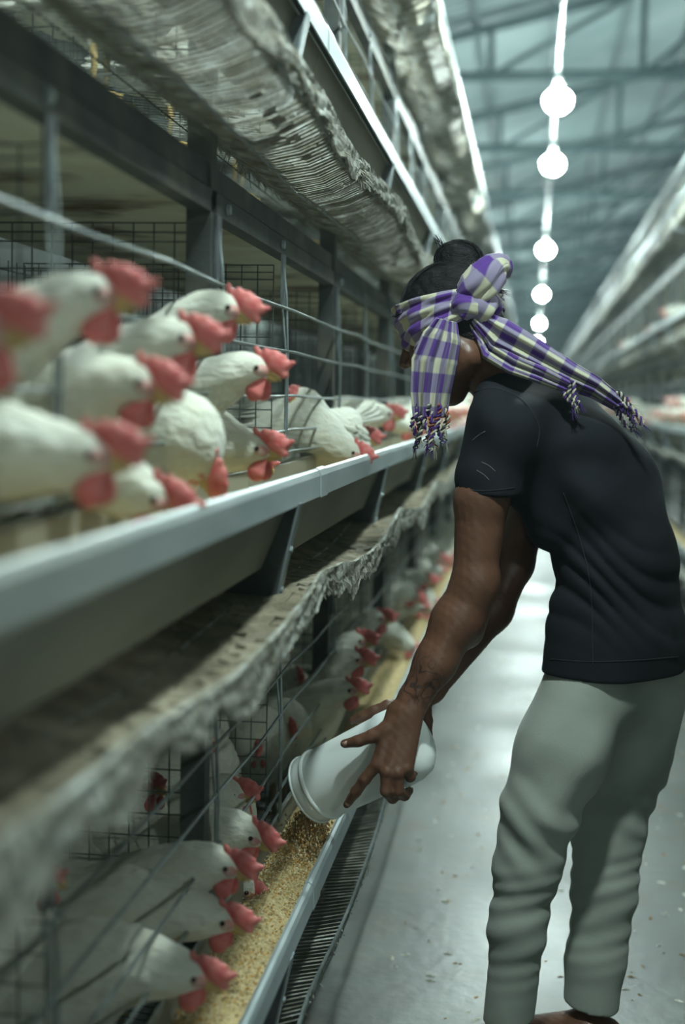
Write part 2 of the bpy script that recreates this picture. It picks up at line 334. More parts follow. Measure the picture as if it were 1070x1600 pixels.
# ================================================================== cage rows
RIM = [0.455, 1.20, 1.965, 2.77]                    # height of each tier's trough rim
POST0, PITCH = 2.23, 1.40
ORD = ['lowest', 'second', 'third', 'top']
def row(side, ys, ye, xf, where, near):
    posts = [POST0 + PITCH * k for k in range(-4, 44) if ys <= POST0 + PITCH * k <= ye]
    sg = 1 if xf(1) > xf(0) else -1
    def P(l, y, z): return (xf(l), y, z)
    def prism(b, prof, y0, y1, mi=0):
        q = [(xf(l), z) for l, z in prof]
        if sg < 0: q = q[::-1]
        b.prism_y(q, y0, y1, mi)
    # --- shared meshes
    b = MB(); prism(b, [(0.508, 0), (0.548, 0), (0.548, 3.1), (0.508, 3.1)], -0.019, 0.019)
    post_me = b.mesh('post', M['post'])
    rack = thing('cage_rack', 'dark steel frame of upright posts and rails carrying the cages on the ' + where, 'rack')
    for y in posts:
        link('post', post_me, rack, (0, y, 0))
        b = MB()
    bpost = MB(); prism(bpost, [(1.10, 0), (1.14, 0), (1.14, 3.1), (1.10, 3.1)], -0.019, 0.019); bm_ = bpost.mesh('rear_post', M['post'])
    for y in posts: link('rear_post', bm_, rack, (0, y, 0))
    for k, z in enumerate(RIM):
        for nm, l0, l1, z0, z1 in (('rail', 0.508, 0.520, 0.412, 0.447), ('upper_rail', 0.514, 0.545, 0.452, 0.488)):
            b = MB(); prism(b, [(l0, z + z0), (l0, z + z1), (l0 + 0.03, z + z1), (l0 + 0.03, z + z1 - 0.003), (l0 + 0.003, z + z1 - 0.003), (l0 + 0.003, z + z0 + 0.003), (l0 + 0.03, z + z0 + 0.003), (l0 + 0.03, z + z0)], ys, ye)
            link(nm, b.mesh(nm, M['post']), rack)
        b = MB()
        for y in posts:                               # bolts and hole plates on the rail
            for dy in (0.1, 0.62):
                b.lathe([(0, 0.009), (0.006, 0.008)], P(0.508, y + dy, z + 0.430), (-sg, 0, 0), 8)
        link('bolts', b.mesh('bolts', M['flange']), rack, kind='stuff')
    if side == 'right':
        b = MB(); prism(b, [(0.365, 2.93), (0.40, 2.93), (0.40, 2.97), (0.365, 2.97)], ys, ye); link('top_rail', b.mesh('top_rail', M['galv']), rack)
    # --- partition grid, between neighbouring cages
    b = MB()
    for i in range(17): l = 0.545 + i * 0.034; b.tube([P(l, 0, -0.13), P(l, 0, 0.40)], 0.0013, 4)
    for z_ in [-0.13 + 0.038 * i for i in range(13)] + [0.37, 0.385, 0.40]: b.tube([P(0.545, 0, z_), P(1.09, 0, z_)], 0.0013, 4)
    part_me = b.mesh('partition', M['darkwire'])
    b = MB()                                           # wire dropper pair with its hook plate
    b.tube([P(0.506, 0, 0.40), P(0.498, 0.0, 0.33), P(0.494, 0.004, 0.2), P(0.494, 0.004, 0.0)], 0.0028, 6); b.tube([P(0.506, -0.015, 0.34), P(0.494, -0.014, 0.2), P(0.494, -0.014, 0.0)], 0.0024, 6)
    b.box((min(xf(0.502), xf(0.507)), -0.018, 0.31), (max(xf(0.502), xf(0.507)), 0.014, 0.41), 1)
    drop_me = b.mesh('dropper', [M['wire'], M['plate']])
    b = MB()                                           # bracket plate and flange
    prism(b, [(0.368, -0.05), (0.383, -0.05), (0.426, -0.158), (0.52, -0.158), (0.52, -0.19), (0.397, -0.195)], -0.002, 0.002, 0)
    plate_me = b.mesh('bracket', M['plate'])
    b = MB(); prism(b, [(0.363, -0.045), (0.366, -0.045), (0.399, -0.2), (0.396, -0.202)], -0.004, 0.030)
    for zz, ll in ((-0.185, 0.394), (-0.12, 0.379)): b.lathe([(0, 0.006), (0.004, 0.005)], P(ll, 0.013, zz), (-sg, 0, -0.2), 8)
    flange_me = b.mesh('flange', M['flange'])
    # --- trough section profile
    lip = [(0.365, -0.048), (0.3655, -0.012), (0.369, -0.003), (0.374, 0.0), (0.380, -0.003), (0.3835, -0.012), (0.384, -0.04)]
    wall_ = [(0.384, -0.04), (0.424, -0.150), (0.430, -0.155), (0.478, -0.155), (0.484, -0.150), (0.503, -0.06), (0.503, -0.012), (0.506, -0.008), (0.512, -0.010)]
    def offs(pl, d): return [(x + d, z - d * 0.2) for x, z in pl]
    for k, z in enumerate(RIM):
        tr = thing('feed_trough', f'long galvanised feed trough with rounded lip, {ORD[k]} tier of the {where}' if k else f'long galvanised feed trough at shin height, lowest tier of the {where}', 'trough', (0, 0, z))
        seg = 2.8; y = ys; i = 0
        y = POST0 + 0.28 - seg * math.ceil((POST0 - ys) / seg)
        while y < ye:
            y1 = min(y + seg, ye)
            sec = None
            b = MB(); prism(b, lip + [(0.381, -0.04), (0.3805, -0.013), (0.378, -0.006), (0.374, -0.004), (0.370, -0.006), (0.3685, -0.013), (0.368, -0.048)], y, y1 - 0.003)
            link('trough_lip', b.mesh('trough_lip', M['galv']), tr)
            b = MB(); prism(b, wall_ + [(q[0] - 0.0018 if q[0] > 0.48 else q[0] + 0.002, q[1] + (0.002 if q[1] < -0.14 else 0.0)) for q in wall_[::-1]], y, y1 - 0.003)
            link('trough_wall', b.mesh('trough_wall', M['trough']), tr)
            b = MB(); prism(b, [(0.3635, -0.050), (0.3640, -0.012), (0.368, -0.0015), (0.374, 0.002), (0.381, -0.0015), (0.385, -0.012), (0.3855, -0.04), (0.384, -0.04), (0.3835, -0.012), (0.38, -0.003), (0.374, 0), (0.369, -0.003), (0.3655, -0.012), (0.365, -0.05)], y1 - 0.04, y1 + 0.04)
            link('joint_sleeve', b.mesh('joint_sleeve', M['galv']), tr)
            y += seg
        for yp in posts:
            link('bracket', plate_me, tr, (0, yp, 0)); link('bracket_flange', flange_me, tr, (0, yp, 0))
        # --- the cages of this tier
        cg = thing('cage_tier', f'wire hen cages behind the feed trough, {ORD[k]} tier of the {where}', 'cage', (0, 0, z))
        for zz in (0.30, 0.215, 0.125, 0.055, 0.01):
            b = MB(); pts = []
            y = ys; j = 0
            while y < ye:
                pts.append(P(0.497 - (0.004 if j % 2 else 0), y, zz + (0.004 if j % 3 == 1 else 0))); y += 0.35; j += 1
            b.tube(pts, 0.0032 if zz > 0.02 else 0.0026, 6); link('front_rod', b.mesh('front_rod', M['wire']), cg)
        for yp in posts:
            for dy in (0.02, 0.62):
                if yp + dy < ye: link('dropper', drop_me, cg, (0, yp + dy, 0))
            if yp < 16:
                for dy in (0.0, 0.70): link('partition_grid', part_me, cg, (0, yp + dy + 0.03, 0))
        b = MB()                                       # sloping floor mesh
        y = ys
        while y < min(ye, 9):
            b.tube([P(0.50, y, -0.165), P(1.10, y, -0.10)], 0.0014, 3, cap=False); y += 0.025
        for i in range(13): b.tube([P(0.50 + i * 0.05, ys, -0.168 + i * 0.0054), P(0.50 + i * 0.05, ye, -0.168 + i * 0.0054)], 0.0018, 3, cap=False)
        link('cage_floor', b.mesh('cage_floor', M['darkwire']), cg, kind='stuff')
        b = MB()                                       # rear grid
        y = ys
        while y < min(ye, 16):
            b.tube([P(1.10, y, -0.1), P(1.10, y, 0.40)], 0.0016, 3, cap=False); y += 0.05
        for i in range(9): b.tube([P(1.10, ys, -0.1 + i * 0.06), P(1.10, ye, -0.1 + i * 0.06)], 0.0016, 3, cap=False)
        link('rear_grid', b.mesh('rear_grid', M['darkwire']), cg, kind='stuff')
        b = MB(); prism(b, [(0.56, 0.445), (1.09, 0.44), (1.09, 0.444), (0.56, 0.449)], ys, ye); link('manure_belt', b.mesh('manure_belt', M['belt']), cg)
        # --- egg tray below the trough
        et = thing('egg_tray', f'dust-clogged wire egg tray under the trough, {ORD[k]} tier of the {where}', 'tray', (0, 0, z))
        ph = rnd.random() * 6
        def edge(y, k=k, ph=ph):
            d = (y - POST0) / PITCH; s = abs(math.sin(math.pi * d))
            if k == 0: return 0.345 - 0.01 * s, -0.145 - 0.02 * s
            if k == 1: return 0.337, -0.195 - 0.03 * s + 0.008 * math.sin(y * 5 + ph)
            return 0.347 + 0.005 * math.sin(y * 4 + ph), -0.193 - 0.02 * s + 0.008 * math.sin(y * 3.1 + ph)
        def sec(y, t):                                 # t: 0 at the cage, 1 at the edge, beyond: the upturned lip
            le, ze = edge(y); bow = (0.018 if k < 2 else 0.055) * math.sin(math.pi * min(t, 1)) + 0.004 * math.sin(y * 11 + t * 5) * 0.5
            l = 0.60 + (le - 0.60) * min(t, 1); zz = -0.165 + (ze + 0.165) * min(t, 1) - bow
            if t > 1: l -= 0.006 * (t - 1); zz += 0.032 * (t - 1)
            return l, zz
        b = MB(); y = ys; yn = 7.5 if near else 0
        while y < yn:
            r_ = rnd.uniform(0.0013, 0.0030) * (1.0 if k >= 2 else 1.0 if k else 0.55)
            pl = [P(*(lambda q: (q[0], y + 0.010 * math.sin(t * 3 + y * 2) + rnd.uniform(-.001, .001), q[1]))(sec(y, t))) for t in (0, 0.2, 0.4, 0.6, 0.8, 1.0, 1.5, 2.0)]
            b.tube(pl, [r_ * rnd.uniform(0.7, 1.5) for _ in pl], 3, cap=False); y += (rnd.uniform(0.017, 0.024) if k > 1 else rnd.uniform(0.010, 0.014)) if k else rnd.uniform(0.019, 0.023)
        if near: link('cross_wires', b.mesh('cross_wires', M['dust'] if k != 1 else M['dustbrown']), et, kind='stuff')
        for t in (0.1, 0.55, 1.0, 2.0):
            b = MB(); pts = []; y = ys
            while y < ye: l, zz = sec(y, t); pts.append(P(l, y, zz)); y += 0.08
            b.tube(pts, 0.0028, 5); link('tray_rod', b.mesh('tray_rod', M['wire']), et)
        # dust skin with holes (real sheet, lumpy), and hanging tufts
        def skin(y0, y1, t0, t1, nt, dy, hole, mats, name, thick=0.004, lump=0.004, side=True):
            b = MB(); ny_ = int((y1 - y0) / dy); r2 = random.Random(hash((k, name)) & 0xfff if False else k * 31 + len(name))
            vs = [P(*(lambda q: (q[0] + r2.uniform(-1, 1) * lump * 0.6, y0 + i * dy + r2.uniform(-.3, .3) * dy, q[1] + r2.uniform(-1, 1) * lump))(sec(y0 + i * dy, t0 + (t1 - t0) * j / nt))) for i in range(ny_ + 1) for j in range(nt + 1)]
            fs = [];
            for i in range(ny_):
                y_ = y0 + i * dy
                for j in range(nt):
                    tt = j / nt
                    h = 0.5 + 0.28 * math.sin(y_ * 7 + 3 * math.sin(tt * 6 + y_ * 2) + ph) + 0.25 * math.sin(tt * 9 + y_ * 3.3) + 0.3 * (r2.random() - 0.5)
                    if h > hole: a = i * (nt + 1) + j; fs.append((a, a + nt + 1, a + nt + 2, a + 1))
            b.add(vs, fs); o = link(name, b.mesh(name, mats), et, kind='stuff'); s_ = o.modifiers.new('t', 'SOLIDIFY'); s_.thickness = thick; return o
        if near:
            dm = M['dust'] if k != 1 else M['dustbrown']
            if k: skin(ys, yn, 0.0, 1.0, 14, 0.02, {0: 0.9, 1: 0.40, 2: 1.02, 3: 0.9}[k], dm, 'dust_skin', 0.003, 0.005)
            skin(yn, ye, 0.0, 1.0, 4, 0.12, 0.2, dm, 'far_dust_skin', 0.003, 0.004)
            if k > 0:
                b = MB(); r2 = random.Random(k); y = ys; vs = []; nt = 5; cnt_ = 0     # ragged curtain of dust clinging to the edge rod
                while y < 9:
                    dl = (0.030 + 0.010 * math.sin(y * 7.3 + k) + 0.010 * math.sin(y * 19 + 2 * math.sin(y * 5)) + r2.uniform(0, 0.007)) * (1.25 if k == 1 else 1.0)
                    l, zz = sec(y, 2.0); cnt_ += 1
                    for j in range(nt + 1):
                        vs.append(P(l + r2.uniform(-1, 1) * 0.0015 + 0.0014 * math.sin(j * 2 + y * 23), y + r2.uniform(-.001, .001), zz + 0.004 - (dl + 0.006) * j / nt))
                    y += 0.010
                b.add(vs, [(i * (nt + 1) + j, (i + 1) * (nt + 1) + j, (i + 1) * (nt + 1) + j + 1, i * (nt + 1) + j + 1) for i in range(cnt_ - 1) for j in range(nt)])
                o = link('dusty_lip', b.mesh('dusty_lip', M['dust']), et, kind='stuff'); s_ = o.modifiers.new('t', 'SOLIDIFY'); s_.thickness = 0.006
        else:
            skin(ys, ye, 0.0, 2.0, 4, 0.12, 0.1, M['dust'], 'dust_skin', 0.004, 0.006)
        if near:
            b = MB()                                   # tufts: tapering bent strands
            if k == 0: n = 700; y_hi = 5
            else: n = 9000; y_hi = 6.5
            for _ in range(n):
                y = ys + 0.4 + (y_hi - ys - 0.4) * rnd.random(); t = 2.0 if rnd.random() < 0.55 else rnd.uniform(0.9, 2.0)
                if k >= 2 and rnd.random() < 0.25: t = rnd.uniform(0.0, 0.25)
                cl = 0.5 + 0.5 * math.sin(y * 9 + 2.3 * math.sin(y * 4.1 + k)); L_ = (0.006 + 0.026 * cl * rnd.random() ** 1.5) * (0.6 if k == 0 else 1.0)
                if k >= 2 and t < 0.3: L_ *= 1.8
                l, zz = sec(y, t); l0 = l
                if t > 1.9: zz -= rnd.uniform(0, 0.035)
                dx = rnd.uniform(-0.4, 0.6) * L_ if k < 2 else rnd.uniform(-0.5, 0.9) * L_; dyy = rnd.uniform(-0.7, 0.7) * L_; dz = -L_ * rnd.uniform(0.3, 1)
                b.tube([P(l0, y, zz), P(l0 - dx * 0.6, y + dyy * 0.3, zz + dz * 0.6), P(l0 - dx, y + dyy, zz + dz)], [rnd.uniform(0.0008, 0.0024), 0.0009, 0.0002], 3, cap=False)
            link('dust_tufts', b.mesh('dust_tufts', M['dust']), et, kind='stuff')
            # feed bed
        if k <= 1:
            fd = MB(); y = ys; L_ = []; nx = 8
            ys_ = []
            while y < ye: ys_.append(y); y += 0.02 if (near and y < 6) else 0.25
            for y in ys_:
                for j in range(nx + 1):
                    l = 0.400 + (0.498 - 0.400) * j / nx; L_.append(P(l, y, -0.052 + (0.012 if k == 0 else -0.02) * math.sin(math.pi * j / nx) + rnd.uniform(-.0025, .0025) + 0.006 * math.sin(y * 4 + j)))
            fs = [(i * (nx + 1) + j, (i + 1) * (nx + 1) + j, (i + 1) * (nx + 1) + j + 1, i * (nx + 1) + j + 1) for i in range(len(ys_) - 1) for j in range(nx)]
            fd.add(L_, fs); o = link('corn_feed', fd.mesh('corn_feed', M['feed']), loc=(0, 0, z), kind='stuff')
            tag(o, f'yellow ground corn feed lying in the {ORD[k]} trough of the {where}', 'feed')
# thin dusty air in the house
b = MB(); b.box((X0 + 0.01, Y0 + 0.01, 0.01), (X1 - 0.01, Y1 - 0.01, 4.3))
vm = bpy.data.materials.new('dusty_air'); vm.use_nodes = True; vn = vm.node_tree.nodes; vn.clear()
vo = vn.new('ShaderNodeOutputMaterial'); vs_ = vn.new('ShaderNodeVolumeScatter'); vs_.inputs['Density'].default_value = 0.0028; vs_.inputs['Color'].default_value = (0.72, 0.95, 1, 1); vs_.inputs['Anisotropy'].default_value = 0.2
vm.node_tree.links.new(vs_.outputs[0], vo.inputs['Volume'])
hz = link('dusty_haze', b.mesh('dusty_haze', vm), kind='stuff'); tag(hz, 'pale dusty haze filling the air under the roof', 'haze')
row('left', -0.55, 61, lambda l: -l, 'left cage row', True)
row('right', 0.5, 61, lambda l: 0.585 + l, 'right cage row', False)
# ================================================================== hens
def comb_mesh(seed):
    r = random.Random(seed); f = Field((-0.03, -0.02, -0.012), (0.072, 0.02, 0.062), 0.0018)
    lean = r.uniform(-0.3, 0.3)
    f.limb((0.008, 0, 0.016), (0.034, 0, 0.010), 0.010, 0.008, 0.004, (0, 1, 0), 0.55)
    f.ell((0.030, lean * 0.01, 0.022), (0.026, 0.0075, 0.020), (0, 0.45, 0), k=0.006)
    n = 5
    for i in range(n):
        t = i / (n - 1); x = 0.004 + 0.042 * t; hgt = 0.034 + 0.010 * math.sin(math.pi * (0.2 + 0.6 * t)) - 0.012 * t
        tip = (x - 0.010 + 0.026 * t, lean * 0.03 * (1 - t), hgt)
        f.limb((x + 0.002, 0, 0.018), tip, 0.0105, 0.0048, 0.006, (0, 1, 0), 0.5)
    f.limb((0.034, 0, 0.014), (0.050, 0, 0.002), 0.0115, 0.0080, 0.005, (0, 1, 0), 0.7)
    me = f.mesh('comb', M['comb']); return me
comb_me = [comb_mesh(3), comb_mesh(8)]
f = Field((-0.016, -0.026, -0.055), (0.034, 0.026, 0.0), 0.0016)
f.limb((0.014, 0.006, -0.012), (0.010, 0.010, -0.030), 0.008, 0.0145, 0.004, (0, 1, 0), 0.5); f.limb((0.014, -0.006, -0.012), (0.008, -0.010, -0.031), 0.008, 0.0145, 0.002, (0, 1, 0), 0.5)
wattle_me = f.mesh('wattle', M['comb'])
b = MB(); b.tube([(0.018, 0, 0.001), (0.028, 0, 0.001), (0.036, 0, -0.003), (0.042, 0, -0.009)], [0.0095, 0.0072, 0.0045, 0.0008], 10); b.tube([(0.018, 0, -0.006), (0.028, 0, -0.008), (0.036, 0, -0.010)], [0.008, 0.005, 0.001], 8)
beak_me = b.mesh('beak', M['beak'], True)
f = Field((-0.012, -0.026, -0.02), (0.03, 0.026, 0.018), 0.0016)
f.ell((0.008, 0, 0.0), (0.017, 0.0195, 0.013), k=0); face_me = f.mesh('face', M['face'])
b = MB()
for s in (1, -1): b.lathe([(-0.004, 0.0005), (-0.0035, 0.003), (-0.001, 0.0042), (0.0018, 0.003), (0.0028, 0.0004)], (0.0085, s * 0.0188, 0.003), (0, s, 0), 12)
eye_me = b.mesh('eyes', M['eye'], True)
b = MB()
for s in (1, -1): b.lathe([(-0.004, 0.005), (0.0, 0.0105), (0.0025, 0.008), (0.0038, 0.0005)], (-0.011, s * 0.0178, -0.007), (-0.1, s, 0), 12)
lobe_me = b.mesh('ear_lobes', M['lobe'], True)
b = MB()                                          # shank, foot and toes
b.tube([(0, 0, 0.10), (0.005, 0, 0.055), (0, 0, 0.008)], [0.008, 0.0055, 0.006], 8)
for a in (-0.5, 0, 0.5): b.tube([(0, 0, 0.008), (0.03 * math.cos(a), 0.03 * math.sin(a), 0.006), (0.052 * math.cos(a), 0.052 * math.sin(a), 0.002)], [0.005, 0.004, 0.0015], 6)
b.tube([(0, 0, 0.008), (-0.022, 0, 0.004)], [0.004, 0.0015], 6)
leg_me = b.mesh('leg', M['shank'], True)
def feather(b, p, q, wd, up=(0, 0, 1)):
    p = Vector(p); q = Vector(q); t = (q - p); a = t.cross(Vector(up)).normalized(); n = a.cross(t).normalized()
    vs = []; k = 6
    for i in range(k + 1):
        s = i / k; w_ = wd * (0.45 + 0.55 * math.sin(math.pi * min(1, s * 1.1) * 0.5)) * (1 if s < 0.75 else math.sqrt(max(0.02, 1 - ((s - 0.75) / 0.25) ** 2)))
        c = p + t * s
        for d, h in ((-1, -0.002), (0, 0.0025), (1, -0.002), (0, -0.003)): vs.append(c + a * (w_ * d) + n * h)
    fs = []
    for i in range(k):
        for j in range(4): fs.append((i * 4 + j, i * 4 + (j + 1) % 4, i * 4 + 4 + (j + 1) % 4, i * 4 + 4 + j))
    b.add(vs, fs)
b = MB()
for i in range(8):
    s = (i - 3.5) / 3.5; feather(b, (-0.10, s * 0.018, 0.235), (-0.235 - 0.02 * math.cos(s * 2), s * 0.05, 0.30 - 0.05 * abs(s)), 0.017)
tail_me = b.mesh('tail', M['feather'], True)
wing_me = []
for s in (1, -1):
    b = MB()
    for row_ in range(3):
        for i in range(6):
            x0 = 0.06 - row_ * 0.05 - 0.006 * i; z0 = 0.235 - i * 0.017 - row_ * 0.004
            feather(b, (x0, s * (0.070 + 0.006 * math.sin(i)), z0), (x0 - 0.095, s * (0.078 - row_ * 0.011), z0 - 0.020 + 0.004 * i), 0.014, (0, s, 0.2))
    wing_me.append(b.mesh('wing', M['feather'], True))

def hen_body(H, pitch, h=0.0065):
    """H: head centre (x, z) in front of the feet; pitch: nose-up angle of the head"""
    hx, hz = H; f = Field((-0.20, -0.115, 0.04), (max(hx, 0.15) + 0.07, 0.115, max(hz + 0.06, 0.32)), h)
    f.ell((0.0, 0, 0.185), (0.135, 0.080, 0.088), (0, -0.15, 0)); f.ell((-0.09, 0, 0.215), (0.085, 0.045, 0.05), (0, 0.5, 0), k=0.05)
    f.ell((0.075, 0, 0.18), (0.065, 0.062, 0.075), k=0.05)
    for s in (1, -1): f.limb((-0.01, s * 0.04, 0.13), (-0.005, s * 0.04, 0.085), 0.032, 0.012, 0.03)
    p0 = np.array((0.075, 0.21)); p3 = np.array((hx, hz)) - 0.006 * np.array((math.cos(pitch), math.sin(pitch)))
    low = hz < 0.16
    p1 = p0 + (0.07, 0.05 if not low else 0.03); p2 = p3 - np.array((math.cos(pitch), math.sin(pitch))) * 0.055 + (0, -0.018 if not low else 0.03)
    pts = []; rs = []
    for i in range(9):
        t = i / 8; q = (1 - t) ** 3 * p0 + 3 * (1 - t) ** 2 * t * p1 + 3 * (1 - t) * t * t * p2 + t ** 3 * p3
        pts.append((q[0], 0, q[1])); rs.append(0.055 * (1 - t) ** 1.2 + 0.0225)
    f.chain(pts, rs, 0.02)
    c, s_ = math.cos(pitch), math.sin(pitch)
    f.ell((hx, 0, hz), (0.029, 0.0195, 0.0205), (0, -pitch, 0), k=0.008)
    f.warp(lambda x, y, z: 0.0013 * np.sin(x * 210 + 60 * z + 3 * np.sin(y * 90)) * np.sin(y * 190 + z * 120))
    return f.mesh('body', M['feather'])
def hen(label, head, yaw=0.0, pitch=-0.1, zf=1.03, group=None, body=None, H=None, reach=None, comb=0, roll=0.0, detail=True):
    head = np.array(head)
    if H is None:
        hz = head[2] - zf; hx = reach if reach is not None else (0.26 if hz < 0.36 else 0.21); H = (hx, hz)
    pos = (head[0] - math.cos(yaw) * H[0], head[1] - math.sin(yaw) * H[0], head[2] - H[1])
    t = thing('hen', label, 'hen', pos, (0, 0, yaw), group)
    link('body', body or hen_body(H, pitch), t)
    def part(nm, me):
        o = link(nm, me, t, (H[0], 0, H[1]), (roll, -pitch, 0)); k_ = 0.72 if body is not None else 1.0; o.scale = (0.95 * k_, 1.2, 0.80 * k_) if nm == 'comb' else (1.0, 1.15, 1.0) if nm == 'wattle' and k_ < 1 else (1.06, 1.1, 1.06); return o
    part('comb', comb_me[comb % 2]); part('wattle', wattle_me)
    if detail:
        part('beak', beak_me); part('face', face_me); part('eyes', eye_me); part('ear_lobes', lobe_me)
        link('wing', wing_me[0], t); link('wing', wing_me[1], t); link('tail', tail_me, t)
        for s in (1, -1): link('leg', leg_me, t, (0, s * 0.04, 0))
    return t
ZT2, ZT1 = 1.035, 0.29
def hx(u, v, X, label, yaw=0.0, **k): return hen(label, at_x(u, v, X), yaw=yaw - 0.18, **k)
# --- second tier, heads over the trough beside the camera
hx(-32, 520, -0.43, 'white hen at the left edge of the picture, only its red comb showing', pitch=0.0, yaw=0.2)
hx(152, 462, -0.43, 'blurred white hen with the highest head at the left, stretching over the others', reach=0.36, pitch=-0.15, yaw=0.05, comb=1)
hx(352, 482, -0.44, 'white hen with a pointed pink comb just under the long front rod', reach=0.34, pitch=-0.35, yaw=0.1)
hx(282, 530, -0.42, 'white hen with a broad pale pink comb, below the two highest heads', reach=0.32, pitch=-0.25, yaw=0.0, comb=1)
hx(216, 600, -0.42, 'blurred white hen in the middle of the left cluster, wattle hanging down', reach=0.30, pitch=-0.3, yaw=0.0)
hx(402, 577, -0.42, 'white hen leaning far out with an orange-red comb catching the light', reach=0.32, pitch=-0.2, yaw=-0.15, comb=1)
hx(140, 712, -0.41, 'largest and most blurred white hen, low at the left above the trough lip', reach=0.30, pitch=-0.1, yaw=0.05)
hx(236, 778, -0.43, 'white hen with its head sunk behind the trough lip, pink comb showing', pitch=-0.45, yaw=0.1, comb=1)
hx(402, 703, -0.425, 'sharp white hen with yellow beak, red comb and red wattle, head over the trough lip', pitch=-0.12, yaw=-0.12)
hx(316, 722, -0.45, 'white hen bent straight down so its orange-red face points into the trough', pitch=-1.2, yaw=-0.2, reach=0.17)
hx(467, 625, -0.545, 'white hen turned to face the camera behind the wire droppers, tail to the right', pitch=0.05, yaw=-1.75, reach=0.12, comb=1)
hx(503, 655, -0.60, 'hen behind the camera-facing one, just its jagged red comb showing', pitch=-0.2, yaw=-0.9, reach=0.2)
hx(606, 648, -0.42, 'white hen with a round head left of the scarf tassels', pitch=-0.15, yaw=-0.05)
hx(566, 684, -0.43, 'white hen with a pink comb low between the tassels and the camera-facing hen', pitch=-0.25, yaw=-0.1, comb=1)
hx(551, 706, -0.41, 'white hen with a flat pink comb resting on the trough lip', pitch=-0.5, yaw=-0.1)
hx(640, 668, -0.43, 'white hen with its head down just left of the tassels', pitch=-0.6, yaw=0.0, comb=1)
hx(703, 652, -0.42, 'white hen showing between the tassels and the black sleeve', pitch=-0.2, yaw=0.0)
hx(660, 655, -0.43, 'white hen partly hidden behind the scarf tassels', pitch=-0.3, yaw=0.0, comb=1)
# --- lowest tier
hx(545, 1078, -0.425, 'white hen with dark eye above the white feed container, lowest tier', pitch=-0.05, yaw=-0.1, zf=ZT1)
hx(556, 1030, -0.425, 'white hen in the lowest tier, second up from the container', pitch=-0.2, yaw=0.0, zf=ZT1, comb=1)
hx(560, 1001, -0.44, 'white hen in the lowest tier, third up from the container', pitch=-0.1, yaw=0.0, zf=ZT1)
hx(592, 966, -0.44, 'white hen in the lowest tier, fourth up from the container', pitch=-0.1, yaw=0.0, zf=ZT1, comb=1)
hx(570, 975, -0.53, 'hen standing back behind the fourth one up from the container', pitch=-0.1, yaw=-0.3, zf=ZT1, reach=0.18)
hx(646, 930, -0.43, 'white hen bent over the trough left of the elbow', pitch=-0.7, yaw=0.0, zf=ZT1)
hx(664, 905, -0.43, 'white hen over the trough just above the one left of the elbow', pitch=-0.4, yaw=0.0, zf=ZT1, comb=1)
hx(684, 872, -0.43, 'white hen over the lowest trough close beside the upper arm', pitch=-0.4, yaw=0.0, zf=ZT1)
hx(468, 1061, -0.58, 'white hen facing out through the grid with round red comb and wattles, lowest tier', pitch=0.0, yaw=-1.1, zf=ZT1, reach=0.13, comb=1)
hx(452, 1137, -0.56, 'white hen with spiky red comb turned to the grid above the container mouth', pitch=-0.25, yaw=-0.9, zf=ZT1, reach=0.15)
hx(404, 1168, -0.62, 'hen deep in the lowest cage with a round dark red comb', pitch=-0.2, yaw=-1.2, zf=ZT1, reach=0.14, comb=1)
hx(328, 1160, -0.66, 'hen deep in the lowest cage at the left, half behind the hanging dust', pitch=-0.1, yaw=-1.0, zf=ZT1, reach=0.14)
hx(372, 1240, -0.53, 'white hen upright behind the rods with pink comb and dark red wattle', pitch=0.0, yaw=-0.35, zf=ZT1, reach=0.15, comb=1)
hx(392, 1303, -0.45, 'white hen whose comb fans out in red fingers over the feed', pitch=-0.45, yaw=-0.1, zf=ZT1)
hx(353, 1352, -0.45, 'white hen with a pointed pink comb over the feed, a red wattle hanging', pitch=-0.25, yaw=-0.1, zf=ZT1, comb=1)
hx(345, 1436, -0.45, 'white hen reaching over the feed, second from the bottom of the picture', pitch=-0.25, yaw=0.05, zf=ZT1)
hx(300, 1522, -0.44, 'white hen reaching over the feed, lowest in the picture, broad pink comb', pitch=-0.25, yaw=0.05, zf=ZT1, comb=1)
hx(385, 1385, -0.50, 'hen with lowered head, only a red wattle showing behind the pointed-combed one', pitch=-0.9, yaw=0.0, zf=ZT1, reach=0.2)
# --- shared bodies for the rest
POSES = [((0.25, 0.24), -0.25), ((0.23, 0.33), -0.1), ((0.26, 0.17), -0.5), ((0.15, 0.36), 0.0)]
pose_me = [hen_body(H, p) for H, p in POSES]
def quick(label, grp, x, y, zf, yaw, i, detail=True):
    H, p = POSES[i]; head = (x + math.cos(yaw) * H[0], y + math.sin(yaw) * H[0], zf + H[1])
    return hen(label, head, yaw, p, zf, grp, pose_me[i], H, comb=rnd.randrange(2), detail=detail)
r3 = random.Random(11)
for zf, tn, ys_ in ((ZT1, 'lowest', (1.9, 2.45, 2.75, 3.2, 3.8, 4.3)), (ZT2, 'second', (1.2, 1.75, 2.3, 2.7, 3.2, 3.7, 4.3, 4.9, 5.4))):
    for y in ys_:
        quick('white hen standing inside the %s-tier cage, its plain body behind the reaching hens' % tn, 'hens inside the %s-tier cages' % tn, -0.80 + r3.uniform(-.05, .05), y, zf, r3.uniform(-2.6, 1.6), 3 if tn == 'lowest' else 2)
for y in (2.3, 2.75, 3.4, 4.4, 5.2): quick('white hen seen from below through the floor of the third-tier cage', 'hens in the third-tier cages', -0.72, y, 1.80, r3.uniform(-1, 1), 0)
y = 5.9
while y < 24:                                      # far stretch of the left row
    quick('small blurred white hen far down the second-tier trough beyond the man', 'far hens on the second-tier trough', -0.66, y, ZT2, r3.uniform(-.2, .2), r3.choice((0, 0, 1, 2)), y < 9); y += r3.uniform(0.16, 0.42)
y = 5.0
